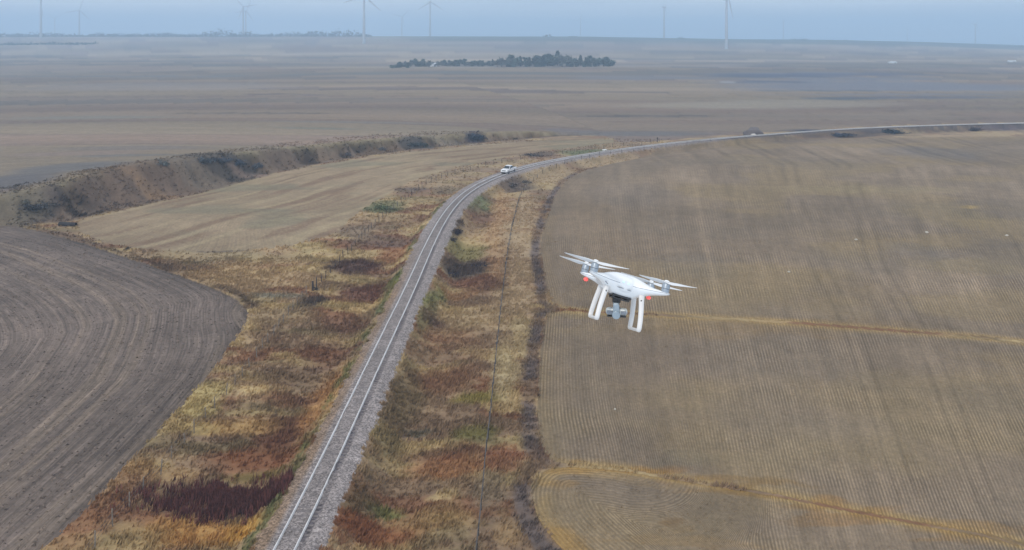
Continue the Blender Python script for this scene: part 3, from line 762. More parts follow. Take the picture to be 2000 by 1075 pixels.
fence(FL2, 2.6, 1.35, .055, "wire fence beyond the gate posts running along the mown meadow to the far track", "wire fences along the railway", mat=DPOST)

def gate_posts():
    for (px, py, h, lab) in ((611, 566, 1.45, "thick dark gate post standing left of its slimmer partner"), (618, 565, 2.0, "tall slim dark gate post with a brace, right of the thick one")):
        p = P(px, py, .2); z = ground_z(p[0], p[1])
        t = empty("gate_post", (p[0], p[1], z)); tag(t, lab, "post", "gate posts")
        bm = bmesh.new(); cyl(bm, (0, 0, -.3), (0, 0, h), .15 if h < 1.7 else .09, .12 if h < 1.7 else .07, 9); from_bm("pole", bm, DPOST, t, True, .01)
        if h > 1.7:
            bm = bmesh.new(); bx(bm, (-.28, 0, .45), (.7, .1, .12), Euler((0, .5, 0))); bx(bm, (0, 0, .25), (.4, .35, .3)); from_bm("brace", bm, DPOST, t, False, .01)
gate_posts()

# ------------------------------------------------------------------ pickup on the rails
def build_pickup():
    WP = plain("white_paint", (.80, .81, .83), .3, 0, .03, 2, 0, .5); GL = plain("dark_glass", (.03, .04, .05), .08, 0, .1); RB = plain("tyre_rubber", (.03, .03, .03), .8)
    CH = plain("grille_grey", (.28, .29, .31), .4, .6); BL = plain("black_plastic", (.04, .04, .045), .6); LT = plain("lamp_lens", (.85, .85, .82), .15)
    d, s, a = pline(np.array([P(990, 337, 1.8)[0]]), np.array([P(990, 337, 1.8)[1]]), TRK)
    dd = np.r_[0, np.cumsum(np.hypot(*np.diff(TRK, axis=0).T))]
    a = float(a[0]) + 1.5
    c = np.array([np.interp(a, dd, TRK[:, 0]), np.interp(a, dd, TRK[:, 1])]); c2 = np.array([np.interp(a - 3, dd, TRK[:, 0]), np.interp(a - 3, dd, TRK[:, 1])])
    hd = math.atan2(*(c2 - c)[::-1])                                # nose points back down the line to the camera
    root = empty("pickup_truck", (c[0], c[1], TZ + .09), hd)
    tag(root, "white pickup truck driving on the rails towards the viewer", "pickup truck")
    # side profile lofted across the width: x forward
    def prism(name, prof, hw, mat, inset=0.0, bev=.05):
        bm = bmesh.new()
        vs = [[bm.verts.new((x, s_ * (hw - (inset * max(0, (z - 1.15)) if inset else 0)), z)) for x, z in prof] for s_ in (-1, 1)]
        bm.faces.new(vs[0]); bm.faces.new(vs[1][::-1])
        for i in range(len(prof)):
            j = (i + 1) % len(prof); bm.faces.new((vs[0][i], vs[0][j], vs[1][j], vs[1][i]))
        return from_bm(name, bm, mat, root, True, bev)
    prism("body", [(-2.75,.55),(-2.8,1.18),(-.75,1.18),(-.6,1.2),(1.15,1.2),(2.55,1.06),(2.75,.95),(2.8,.5),(2.3,.42),(-2.3,.42)], .98, WP, 0, .07)
    prism("cab", [(-.9,1.16),(-.8,1.75),(-.65,1.86),(.35,1.88),(.55,1.82),(1.25,1.17)], .9, WP, .22, .05)
    bm = bmesh.new(); v = [bm.verts.new(q) for q in ((1.27,-.80,1.24),(1.27,.80,1.24),(.66,.70,1.79),(.66,-.70,1.79))]; bm.faces.new(v)
    r_ = bmesh.ops.extrude_face_region(bm, geom=bm.faces[:]); bmesh.ops.translate(bm, vec=(.03, 0, .03), verts=[g for g in r_['geom'] if isinstance(g, bmesh.types.BMVert)])
    from_bm("windshield", bm, GL, root, False)
    for s_ in (-1, 1):
        bm = bmesh.new(); v = [bm.verts.new(q) for q in ((-.75,s_*.905,1.25),(.98,s_*.905,1.25),(.45,s_*.80,1.74),(-.66,s_*.80,1.74))]; bm.faces.new(v if s_ > 0 else v[::-1])
        r_ = bmesh.ops.extrude_face_region(bm, geom=bm.faces[:]); bmesh.ops.translate(bm, vec=(0, s_ * .02, .004), verts=[g for g in r_['geom'] if isinstance(g, bmesh.types.BMVert)])
        from_bm("side_window", bm, GL, root, False)
        bm = bmesh.new(); bx(bm, (1.0, s_ * 1.08, 1.28), (.12, .22, .2)); from_bm("mirror", bm, BL, root, True, .03)
        bm = bmesh.new(); bx(bm, (2.73, s_ * .74, .86), (.12, .32, .18)); from_bm("headlight", bm, LT, root, True, .03)
        for x_ in (1.75, -1.75):
            bm = bmesh.new(); cyl(bm, (x_, s_ * .72, .38), (x_, s_ * 1.0, .38), .40, .40, 24); w_ = from_bm("wheel", bm, RB, root, True, .04)
            bm = bmesh.new(); cyl(bm, (x_, s_ * .98, .38), (x_, s_ * 1.02, .38), .23, .20, 16); from_bm("rim", bm, CH, w_, True)
        bm = bmesh.new(); cyl(bm, (2.6, s_ * .72, .13), (2.6, s_ * .80, .13), .13, .13, 16); bx(bm, (2.5, s_ * .66, .3), (.08, .06, .4)); from_bm("guide_wheel", bm, CH, root, True)
    bm = bmesh.new(); bx(bm, (2.77, 0, .82), (.08, 1.1, .28)); bx(bm, (2.80, 0, .82), (.06, 1.1, .05)); from_bm("grille", bm, CH, root, True, .02)
    bm = bmesh.new(); bx(bm, (2.82, 0, .55), (.2, 1.86, .2)); from_bm("bumper", bm, WP, root, True, .05)
    bm = bmesh.new(); bx(bm, (2.6, 0, .32), (.3, 1.6, .22)); bx(bm, (0, 0, .38), (4.6, 1.5, .2)); from_bm("undercarriage", bm, BL, root, True, .02)
    bm = bmesh.new(); bx(bm, (-1.8, 0, 1.185), (1.75, 1.62, .03)); from_bm("bed", bm, BL, root, False)
build_pickup()

# ------------------------------------------------------------------ small things about the place
def rock(px, py, s, label, z0=0.0, colr=(180, 172, 158), name="stone", cat="stone", grp="pale stones", seed=0, flat=.6):
    p = P(px, py, z0); z = ground_z(p[0], p[1]); bm = bmesh.new()
    bmesh.ops.create_icosphere(bm, subdivisions=3, radius=1)
    r = np.random.RandomState(seed + int(px))
    ph = r.rand(9) * 6
    for v in bm.verts:
        q = v.co; f = 1 + .16 * math.sin(3 * q.x + ph[0]) * math.cos(2.6 * q.y + ph[1]) + .1 * math.sin(6 * q.z + ph[2] + 4 * q.x) + .06 * math.sin(9 * q.y + ph[3])
        v.co = Vector((q.x * s * f, q.y * s * .75 * f, max(q.z, -.4) * s * flat * f))
    o = from_bm(name, bm, plain("stone_" + name, tuple(lin(colr)), .9, 0, .2, 2, .3), None, True)
    o.location = (p[0], p[1], z + .1 * s); o.rotation_euler = (0, 0, float(ph[4]))
    tag(o, label, cat, grp)
rock(1810, 455, .4, "pale stone in the stubble, upper right, with a straw trail behind"); rock(1672, 469, .36, "pale stone in the stubble left of the one with a straw trail")
rock(1541, 532, .28, "small pale stone in the stubble above the orange strip"); rock(1966, 461, .36, "pale stone near the right edge of the stubble field")
rock(919, 948, .13, "small white stone left of the field fence near the bottom"); rock(1201, 800, .16, "tiny pale stone in the stubble below the drone")
rock(1470, 265, 5.0, "grassy earth mound with a pale top beside the far bend of the track", 0, (98, 90, 88), "mound", "mound", None, 5, .55)
rock(1472, 260, .9, "pale stone heap crowning the far earth mound", 2.2, (196, 190, 182), "stone_heap", "stone heap", None, 5, .6)

def cabinet():
    p = P(1181, 293, 1.0); z = ground_z(p[0], p[1])
    t = empty("signal_cabinet", (p[0], p[1], z), .4); tag(t, "small white equipment box beside the track beyond the pickup", "equipment box")
    W = plain("box_white", (.82, .82, .82), .4, 0, .04)
    bm = bmesh.new(); bx(bm, (0, 0, .75), (1.3, .9, 1.3)); from_bm("housing", bm, W, t, True, .04)
    bm = bmesh.new(); bx(bm, (0, 0, 1.45), (1.5, 1.1, .1)); from_bm("lid", bm, W, t, True, .03)
    bm = bmesh.new(); bx(bm, (0, 0, .03), (1.1, .7, .2)); from_bm("plinth", bm, POST, t, False)
cabinet()
def marker():
    p = P(1284, 276, .5); z = ground_z(p[0], p[1])
    t = empty("marker_post", (p[0], p[1], z)); tag(t, "short dark marker post beside the track past the white box", "post")
    bm = bmesh.new(); cyl(bm, (0, 0, -.3), (0, 0, 1.7), .12, .10, 8); from_bm("pole", bm, DPOST, t, True)
    bm = bmesh.new(); bx(bm, (0, -.1, 1.45), (.45, .08, .6)); from_bm("plate", bm, DPOST, t, True, .02)
marker()
def culvert():
    p = P(137, 440, .2); z = ground_z(p[0], p[1])
    bm = bmesh.new()
    n = 20; L_ = 3.6
    for r0 in (.62, .54):
        pass
    ring = lambda r0, y_: [bm.verts.new((y_, r0 * math.cos(2 * math.pi * i / n), r0 * math.sin(2 * math.pi * i / n))) for i in range(n)]
    a, b, c, d = ring(.46, 0), ring(.46, -L_), ring(.39, -L_), ring(.39, 0)
    for q, w in ((a, b), (b, c), (c, d), (d, a)):
        for i in range(n): bm.faces.new((q[i], q[(i + 1) % n], w[(i + 1) % n], w[i]))
    o = from_bm("culvert_pipe", bm, plain("rusty_steel", tuple(lin((50, 45, 45))), .8, .3, .3, 3, .3), None, True)
    o.location = (p[0] + 1.2, p[1], z + .22); o.rotation_euler = (0, .03, -.1)
    tag(o, "dark culvert pipe lying at the left tip of the mown meadow", "pipe")
culvert()

# ------------------------------------------------------------------ grove, far woods, farm buildings
def tree_protos():
    out = []
    for k, (kind, seed) in enumerate((("round", 1), ("round", 2), ("cone", 3), ("wide", 4), ("tall", 5))):
        r = np.random.RandomState(seed); n = 760
        if kind == "cone":
            h = r.rand(n) ** .8; a = r.rand(n) * 6.28; rr = (1 - h) * .30 * np.sqrt(r.rand(n)) + .02
            p = np.stack([np.cos(a) * rr, np.sin(a) * rr, .08 + h * .92], -1); cf = r.rand(n)
        else:
            m = 11; cs = r.randn(m, 3) * {"round": (.17, .17, .15), "wide": (.28, .26, .10), "tall": (.13, .13, .2)}[kind]; cs[:, 2] += .52
            i = r.randint(0, m, n); p = cs[i] + r.randn(n, 3) * .075; cf = r.rand(m)[i]; p[:, 2] = np.clip(p[:, 2], .04, 1.0)
        V = (p[:, None, :] + r.randn(n, 3, 3) * .05).reshape(-1, 3)
        c = (.65 + .4 * cf + .3 * r.rand(n))[:, None] * lin([(80, 94, 86), (70, 84, 78), (52, 68, 66), (98, 102, 98), (76, 92, 86)][k])  # crown colours greyed and lightened to carry distance haze
        c = np.repeat(c, 3, 0)
        t = empty("tree", (0, 0, 0))
        mesh_np("crown", V, np.arange(len(V)).reshape(-1, 3), VEG, t, False, dict(col=np.c_[c, np.ones(len(c))]))
        bm = bmesh.new(); cyl(bm, (0, 0, -.05), (0, 0, .55), .028, .012, 7)
        for q in range(4):
            an = q * 1.57 + seed; cyl(bm, (0, 0, .25 + .06 * q), (math.cos(an) * .18, math.sin(an) * .18, .55 + .05 * q), .012, .004, 5)
        from_bm("trunk", bm, BARK, t, False)
        out.append(t)
    return out
def build_grove():
    pr = tree_protos(); used = set(); r = random.Random(12)
    # photo profile of the grove: x -> top row of the crowns
    prof_x = [768, 790, 810, 850, 865, 900, 950, 975, 1000, 1030, 1070, 1098, 1120, 1160, 1185, 1194]
    prof_t = [126, 120, 115, 118, 119, 114, 117, 112, 109, 111, 108, 101, 110, 111, 111, 118]
    kinds = ["round leafy tree", "dense dark tree", "narrow dark conifer", "broad pale bare-looking tree", "tall slender tree"]
    xs = [768, 776, 784, 793, 802, 811, 820, 829, 838, 857, 868, 878, 888, 897, 907, 916, 925, 934, 944, 953, 962, 971, 980, 989, 998, 1007, 1016, 1025, 1034, 1043, 1052, 1061, 1070, 1080, 1089, 1098, 1107, 1116, 1125, 1134, 1143, 1152, 1161, 1170, 1179, 1188, 1194]
    for i, px in enumerate(xs):
        k = r.choice([0, 1, 1, 0, 3, 4, 2]) if px not in (1098, 1064) else 3
        if px in (1027, 1034, 1016): k = 2
        base = np.interp(px, [768, 830, 900, 1000, 1190], [134, 132, 129, 131, 131])
        p = P(px, base - r.uniform(0, 3), 0); z = ground_z(p[0], p[1])
        h = (base - np.interp(px, prof_x, prof_t) + r.uniform(-4.0, 2.5)) * (p[1] - CAM_Y) / FPX
        if k in used: t = copy_tree(pr[k])
        else: t = pr[k]; used.add(k)
        t.location = (p[0], p[1], z - .2); t.rotation_euler = (0, 0, r.random() * 6.28); w = h * r.uniform(1.25, 1.6) if k != 2 else h
        w = max(w, 12.5) if k != 2 else w; t.scale = (w, w, h)
        side = "left of the white shed" if px < 845 else ("just right of the white shed" if px < 900 else ("middle of the grove" if px < 1050 else "right end of the grove"))
        tag(t, f"{kinds[k]} in the far grove, number {i + 1} from the grove's left end", "tree", "trees of the far farm grove")
    for k in range(5):
        if k not in used: 
            for ch in list(pr[k].children): bpy.data.objects.remove(ch)
            bpy.data.objects.remove(pr[k])
build_grove()

def far_woods():
    V, F, Cc = [], [], []
    def clump(px, py, hm, wm, Yd, n):
        dx, dy, dz = ray(px, py); s = Yd - CAM_Y; x0 = dx * s
        z0 = float(far_z(np.array([x0]), np.array([Yd]))[0])
        q = RNG.rand(n, 3); p = np.stack([x0 + (q[:, 0] - .5) * wm, Yd + (q[:, 1] - .5) * 60, z0 - 2 + q[:, 2] ** 1.2 * hm * (1 - .6 * np.abs(q[:, 0] - .5) * 2)], -1)
        V.append((p[:, None, :] + RNG.randn(n, 3, 3) * 2.2).reshape(-1, 3)); Cc.append(np.repeat((.7 + .6 * RNG.rand(n, 1)) * lin((46, 58, 52)), 3, 0))
    prof = [(0, 6), (60, 7), (120, 9), (150, 5), (220, 7), (300, 6), (400, 7), (420, 12), (440, 15), (465, 11), (500, 6), (540, 5), (560, 10), (600, 8), (640, 12), (660, 14), (700, 11), (720, 4)]
    for px in np.arange(-120, 722, 3.5):
        h = np.interp(px, [a for a, _ in prof], [b for _, b in prof]) * (.6 + .8 * vnoise(np.array([px / 9.]), np.array([3.]))[0])
        if RNG.rand() < .9: clump(px, 74, h * 1.9, 18, 2480 + RNG.rand() * 60, 46)
    for (px, h, w) in ((1070, 8, 30), (1330, 5, 20), (1555, 8, 50), (1570, 7, 30), (1120, 4, 30), (1655, 4, 40)):
        clump(px, 76, h * 1.3, w, 2500, 60)
    for px in np.arange(0, 186, 3): clump(px, 88, 5, 12, 1820, 20)
    V = np.concatenate(V); o = mesh_np("distant_woods", V, np.arange(len(V)).reshape(-1, 3), VEG, None, False, dict(col=np.c_[np.concatenate(Cc), np.ones(len(V))]))
    tag(o, "hazy tree belts along the horizon ridge", "woods", None, 'stuff')
far_woods()

def shed(px, py, w, d_, h, label, rz=.3, name="farm_shed"):
    p = P(px, py, 0); 
    z = ground_z(p[0], p[1]); t = empty(name, (p[0], p[1], z - .2), rz); tag(t, label, "shed", "pale farm sheds")
    W = plain("shed_white", (.8, .82, .84), .5, 0, .05, .3); R = plain("shed_roof", (.70, .73, .76), .45, .2, .05, .3); D = plain("shed_door", (.3, .32, .35), .6)
    bm = bmesh.new()
    q = [(-w/2,-d_/2,0),(w/2,-d_/2,0),(w/2,d_/2,0),(-w/2,d_/2,0),(-w/2,-d_/2,h),(w/2,-d_/2,h),(w/2,d_/2,h),(-w/2,d_/2,h),(-w/2,0,h*1.35),(w/2,0,h*1.35)]
    v = [bm.verts.new(a) for a in q]
    for f in ((0,1,5,4),(2,3,7,6),(1,2,6,9,5),(3,0,4,8,7),(4,5,9,8),(6,7,8,9)): bm.faces.new([v[i] for i in f])
    from_bm("wall", bm, W, t, False)
    bm = bmesh.new(); sl = math.atan2(h * .35, d_ / 2); L_ = math.hypot(h * .35, d_ / 2) + .5
    for s_ in (-1, 1): bx(bm, (0, s_ * d_ / 4, h * 1.175 + .15), (w + .8, L_, .15), Euler((-s_ * sl, 0, 0)))
    from_bm("roof", bm, R, t, False)
    bm = bmesh.new(); bx(bm, (w * .2, -d_ / 2 - .03, h * .4), (w * .25, .1, h * .8)); from_bm("door", bm, D, t, False)
shed(846, 129, 8.5, 9, 3.4, "white farm shed in a gap of the far grove", .15)
shed(1743, 124, 9, 6, 1.6, "pale low shed far out on the right prairie"); shed(1976, 122, 9, 6, 1.6, "pale low shed at the far right edge", -.2)
shed(8, 91, 10, 9, 3.5, "tiny white shed at the far left beneath the ridge", .1)

# ------------------------------------------------------------------ wind turbines
def build_turbines():
    W = plain("turbine_white", (.46, .49, .54), .5, 0, .03, .05)
    def proto():
        t = empty("wind_turbine")
        bm = bmesh.new(); cyl(bm, (0, 0, -8), (0, 0, 98), 3.4, 2.0, 20); from_bm("tower", bm, W, t, True)
        bm = bmesh.new(); bx(bm, (0, 1.5, 100), (4, 11, 4)); from_bm("nacelle", bm, W, t, True, .8)
        bm = bmesh.new(); sph(bm, (0, -5.0, 100), (1.9, 2.6, 1.9)); hub = from_bm("hub", bm, W, t, True)
        for k in range(3):
            bm = bmesh.new(); prev = None
            for i in range(13):
                s = i / 12; r_ = 1.5 + s * 44; ch = (1.0 + 2.2 * min(1, s * 5)) * (1 - .82 * max(0, s - .15)); th = max(.12, 1.1 * (1 - s) ** 1.5); tw = .35 * (1 - s)
                ring = []
                for j in range(8):
                    a = j / 8 * 6.283; u, v_ = ch / 2 * math.cos(a), th / 2 * math.sin(a)
                    ring.append(bm.verts.new((u * math.cos(tw) - v_ * math.sin(tw), u * math.sin(tw) + v_ * math.cos(tw) , r_)))
                if prev:
                    for j in range(8): bm.faces.new((prev[j], prev[(j + 1) % 8], ring[(j + 1) % 8], ring[j]))
                else: bm.faces.new(ring)
                prev = ring
            bm.faces.new(prev[::-1])
            b_ = from_bm("blade", bm, W, t, True); b_.location = (0, -5.0, 100); b_.rotation_euler = (0, k * 2 * math.pi / 3, 0)
        return t
    # photo x, base row, distance, hub height, yaw, rotor turn, label
    T = [(1419,100,1680,112,.9,.55,"nearest wind turbine, whole tower and a drooping blade visible, right of the grove"),
         (711,87,1900,120,.4,.2,"wind turbine with its foot on the pale prairie, left of the grove"),
         (80,77,2300,118,.2,.9,"wind turbine standing at the far left above the dark tree strip"),
         (840,75,2580,118,.5,.0,"wind turbine on the ridge directly above the left end of the grove"),
         (1297,76,2620,108,1.2,.7,"wind turbine on the ridge left of the nearest one"),
         (475,75,2660,104,.3,1.4,"left of a close pair of ridge turbines behind the wooded knoll"),
         (480,75,2900,104,.8,.4,"right of a close pair of ridge turbines behind the wooded knoll"),
         (155,75,3000,112,.6,.3,"faint turbine right of the far left one"),
         (107,75,4200,110,.2,1.1,"barely visible small turbine between the two left ones"),
         (785,75,3700,105,.4,.8,"barely visible turbine just left of the one above the grove"),
         (1134,72,4300,105,.3,.1,"barely visible tiny turbine above the right end of the grove"),
         (1530,78,4200,105,.7,1.3,"barely visible tiny turbine right of the nearest turbine"),
         (1905,92,3600,108,.5,.6,"faint turbine near the far right edge of the ridge"),
         (1772,88,4600,100,.5,.2,"fading tiny turbine left of the far right one")]
    p0 = proto()
    for i, (px, py, Y, hub, yaw, rt, lab) in enumerate(T):
        t = p0 if i == 0 else copy_tree(p0)
        dx, dy, dz = ray(px, py); x0 = dx * (Y - CAM_Y)
        z = float(far_z(np.array([x0]), np.array([float(Y)]))[0])
        if Y > 2700:
            z = CAM_H + dz * (Y - CAM_Y)
        s = hub / 100; t.location = (x0, Y, z); t.scale = (s, s, s); t.rotation_euler = (0, 0, yaw)
        for ch in t.children:
            if ch.name.startswith("blade"):
                e = ch.rotation_euler.copy(); e.y += rt - (0 if i == 0 else T[0][5]); ch.rotation_euler = e
        tag(t, lab, "wind turbine", "wind turbines on the horizon")
build_turbines()

# ------------------------------------------------------------------ the drone
def build_drone():
    WH = plain("white_plastic", (.86, .87, .87), .28, 0, .02, 20, 0, .4)
    WC = plain("warm_white_plastic", (.74, .71, .68), .4, 0, .03, 20)
    GM = plain("motor_grey", (.36, .40, .44), .35, .5, .05, 60); GG = plain("gimbal_grey", (.34, .40, .44), .35, .45, .06, 60)
    DK = plain("dark_plastic", (.035, .037, .04), .5); BLD = plain("propeller_white", (.72, .73, .74), .4, 0, .02, 30)
    RED = plain("red_light", (.85, .12, .10), .3, 0, .02, 10, 0, 0, (1, .14, .14), .4)
    IND = plain("indicator_light", (.7, .9, .88), .3, 0, .02, 10, 0, 0, (.7, 1, .95), .25)
    GAP_SHADE = plain("seam_shade_grey", (.22, .24, .27), .5)
    dist = 2.84
    dx, dy, dz = ray(1215, 557)
    r = Vector((float(dx), float(dy), float(dz))); r.normalize()
    right = Vector((1, 0, 0)); right = (right - r * right.dot(r)).normalized(); up = right.cross(r).normalized()
    roll = math.radians(15.8); yaw = math.radians(9.5); el = math.radians(2.6)
    R1 = right * math.cos(roll) - up * math.sin(roll); U1 = up * math.cos(roll) + right * math.sin(roll)
    F = (r * math.cos(yaw) - R1 * math.sin(yaw)).normalized(); F = (F * math.cos(el) - U1 * math.sin(el)).normalized()
    Rx = F.cross(U1).normalized(); Uz = Rx.cross(F).normalized()
    M = Matrix((Rx, F, Uz)).transposed().to_4x4(); M.translation = Vector((0, CAM_Y, CAM_H)) + r * dist
    root = empty("camera_drone"); root.matrix_world = M
    tag(root, "white four-rotor camera drone with red lights flying tilted above the stubble field", "drone")
    # hull: smooth body flowing into four arms; x right, y forward (away), z up
    A = .124
    bm = bmesh.new(); NP, NR = 96, 22
    def Rout(p):
        body = .082 + .010 * abs(math.cos(p)) ** 2
        dev = (p % (math.pi / 2)) - math.pi / 4
        Lr = .1985; w = .0195
        # arm: capsule of half width w (wider at root)
        arm = 0
        if abs(dev) < .9:
            lo, hi = .0, Lr
            for _ in range(22):
                mid = (lo + hi) / 2; xx, yy = mid * math.cos(dev), abs(mid * math.sin(dev))
                ww = w * (1 + 2.6 * max(0, 1 - xx / .150) ** 1.6); e = Lr - w
                if xx > e: ok = (xx - e) ** 2 + yy ** 2 < w * w
                else: ok = yy < ww
                if ok: lo = mid
                else: hi = mid
            arm = lo
        return max(body, arm) if arm < .06 else (body ** 8 + arm ** 8) ** .125 if arm < .12 else arm
    outs = [Rout(2 * math.pi * i / NP) for i in range(NP)]
    for _ in range(1): outs = [(.25 * outs[i - 1] + .5 * outs[i] + .25 * outs[(i + 1) % NP]) for i in range(NP)]
    def zt(rr, f): return (.0095 + .029 * math.exp(-(rr / .104) ** 2.6)) * (max(0, 1 - f ** 3.2)) ** .5
    def zb(rr, f): return -(.0125 + .029 * math.exp(-(rr / .092) ** 2.8)) * (max(0, 1 - f ** 3.2)) ** .5
    def lift(rr): return .006 * (rr / .17) ** 2
    rings = []
    fr = [math.sin(math.pi / 2 * (k / NR)) for k in range(1, NR + 1)]
    topc = bm.verts.new((0, 0, zt(0, 0))); botc = bm.verts.new((0, 0, zb(0, 0)))
    def ring(fn, f):
        o_ = []
        for i in range(NP):
            a = 2 * math.pi * i / NP; rr = outs[i] * f
            o_.append(bm.verts.new((rr * math.cos(a), rr * math.sin(a), fn(rr, f) + lift(rr))))
        return o_
    T_ = [ring(zt, f) for f in fr[:-1]]; E = ring(lambda a, b: 0, 1.0); B_ = [ring(zb, f) for f in fr[:-1]][::-1]
    seq = T_ + [E] + B_
    for i in range(NP): j = (i + 1) % NP; bm.faces.new((topc, seq[0][i], seq[0][j])); bm.faces.new((botc, seq[-1][j], seq[-1][i]))
    for a, b in zip(seq[:-1], seq[1:]):
        for i in range(NP): j = (i + 1) % NP; bm.faces.new((a[i], b[i], b[j], a[j]))
    body = from_bm("body", bm, WH, root, True)
    for md in list(body.modifiers): body.modifiers.remove(md)
    bm = bmesh.new()
    for i in range(NP):
        j = (i + 1) % NP; a0, a1 = 2 * math.pi * i / NP, 2 * math.pi * j / NP; r0, r1 = outs[i] * 1.0008, outs[j] * 1.0008
        cyl(bm, (r0 * math.cos(a0), r0 * math.sin(a0), lift(r0)), (r1 * math.cos(a1), r1 * math.sin(a1), lift(r1)), .0007, .0007, 5)
    from_bm("shell_seam", bm, GAP_SHADE, body, False)
    # battery bay at the rear (facing the viewer)
    bm = bmesh.new(); sph(bm, (0, -.044, .002), (.052, .0465, .029), 32, 20); bt = from_bm("battery", bm, WH, root, True)
    for md in list(bt.modifiers): bt.modifiers.remove(md)
    bm = bmesh.new()
    for i in range(25):
        a = math.pi * (.12 + .76 * i / 24); cyl(bm, (.047 * math.cos(a + .0), -.075 - .012 * math.sin(a), -.006 - .016 * math.sin(a)), (.047 * math.cos(a + .1), -.075 - .012 * math.sin(a + .1), -.006 - .016 * math.sin(a + .1)), .0011, .0011, 6)
    bm.free()
    bm = bmesh.new()
    for (u, v) in ((-.012, .008), (.006, .006)):
        sph(bm, (u, -.0895, v), (.0045 if u < 0 else .004, .003, .004), 12, 8)
    from_bm("indicator_light", bm, IND, bt, True)
    bm = bmesh.new(); sph(bm, (-.018, -.0835, -.0135), (.013, .003, .0014), 14, 8); sph(bm, (.014, -.084, -.015), (.008, .003, .0012), 12, 8); from_bm("seam", bm, GAP_SHADE, bt, True)
    bm = bmesh.new(); bx(bm, (-.078, -.094, -.004), (.040, .003, .0032), Euler((0, .55, -.75))); from_bm("arm_shade_strip", bm, GAP_SHADE, root, True, .0008)  # dark strip standing in for shade on the left rear arm
    bm = bmesh.new(); bx(bm, (.098, -.094, .014), (.030, .003, .0028), Euler((0, .40, .78))); from_bm("arm_shade_strip", bm, GAP_SHADE, root, True, .0008)  # same for the shade between right arm and hull
    # motors and propellers
    # rotor phases are the frozen blade directions (radians in the drone's plane)
    for (sx, sy, phs) in ((-1, -1, (-.5,)), (1, -1, (-.85,)), (-1, 1, (math.pi - .62,)), (1, 1, (.12,))):
        c = Vector((sx * A, sy * A, .0))
        bm = bmesh.new(); cyl(bm, (c.x, c.y, .008), (c.x, c.y, .0215), .0128, .0138, 28); cyl(bm, (c.x, c.y, .0222), (c.x, c.y, .0385), .0140, .0128, 28)
        mo = from_bm("motor", bm, GM, root, True, .0012)
        bm = bmesh.new(); cyl(bm, (c.x, c.y, .0212), (c.x, c.y, .0226), .0118, .0118, 24); from_bm("motor_gap", bm, DK, mo, True)
        pr = empty("propeller", (c.x, c.y, .0435)); pr.parent = root; pr.rotation_euler = (0, 0, phs[0])
        bm = bmesh.new(); cyl(bm, (0, 0, -.0055), (0, 0, .003), .0095, .009, 20); sph(bm, (0, 0, .003), (.009, .009, .0045), 18, 10); from_bm("hub_cap", bm, WH, pr, True)
        for side in (0, 1):
            bm = bmesh.new(); prev = None; n = 18
            for i in range(n + 1):
                s = i / n; rr = .006 + s * .114
                ch = np.interp(s, [0, .08, .25, .5, .8, .95, 1], [.013, .017, .026, .0235, .0165, .0115, .004]); tw = np.interp(s, [0, .2, 1], [.55, .48, .22]); th = np.interp(s, [0, .15, 1], [.005, .0028, .0010])
                rg = []
                for j in range(10):
                    a = j / 10 * 6.2832; u = ch / 2 * math.cos(a) - ch * .10; w = th / 2 * math.sin(a)
                    rg.append(bm.verts.new((rr, u * math.cos(tw) - w * math.sin(tw), u * math.sin(tw) + w * math.cos(tw) + .004 * s * s)))
                if prev:
                    for j in range(10): bm.faces.new((prev[j], rg[j], rg[(j + 1) % 10], prev[(j + 1) % 10]))
                else: bm.faces.new(rg[::-1])
                prev = rg
            bm.faces.new(prev)
            b_ = from_bm("blade", bm, BLD, pr, True); b_.rotation_euler = (0, 0, side * math.pi)
            for md in list(b_.modifiers): b_.modifiers.remove(md)
    for sx in (-1, 1):          # front arm lights, seen past the body
        bm = bmesh.new(); sph(bm, (sx * .1185 + .004, .113, -.0115), (.0090, .0085, .0070), 20, 12); from_bm("arm_light", bm, RED, root, True)
    # landing gear: a U-shaped loop on each side
    def tube_path(bm, pts, rx, ry):
        pts = [Vector(q) for q in pts]; prev = None; n = 12
        for i, q in enumerate(pts):
            tg = (pts[min(i + 1, len(pts) - 1)] - pts[max(i - 1, 0)]).normalized(); s_ = Vector((1, 0, 0)); s_ = (s_ - tg * s_.dot(tg)).normalized(); b = tg.cross(s_)
            rg = [bm.verts.new(q + s_ * rx[i] * math.cos(j / n * 6.2832) + b * ry[i] * math.sin(j / n * 6.2832)) for j in range(n)]
            if prev:
                for j in range(n): bm.faces.new((prev[j], prev[(j + 1) % n], rg[(j + 1) % n], rg[j]))
            else: bm.faces.new(rg)
            prev = rg
        bm.faces.new(prev[::-1])
    for sx in (-1, 1):
        top, bot = -.012, -.131
        ys = .062
        def q(t_, y_): # t_ 0 top .. 1 bottom
            x_ = sx * (.060 + .003 * t_ + .010 * math.sin(t_ * math.pi * .5)); return x_
        pts = []; rx = []; ry = []
        for i in range(9):
            t_ = i / 8; pts.append((q(t_, 0), -.068 - .016 * t_, top + (bot + .010 - top) * t_)); rx.append(.0096 - .0014 * t_ + .010 * max(0, .2 - t_)); ry.append(.008 - .002 * t_)
        for i in range(1, 6):
            a = i / 6 * math.pi / 2; pts.append((q(1, 0), -.084 + .010 * (1 - math.cos(a)), bot + .010 - .010 * math.sin(a))); rx.append(.0082); ry.append(.006)
        for i in range(7): pts.append((q(1, 0), -.074 + i / 6 * .148, bot)); rx.append(.0082); ry.append(.0052)
        for i in range(1, 6):
            a = (1 - i / 6) * math.pi / 2; pts.append((q(1, 0), .084 - .010 * (1 - math.cos(a)), bot + .010 - .010 * math.sin(a))); rx.append(.0082); ry.append(.006)
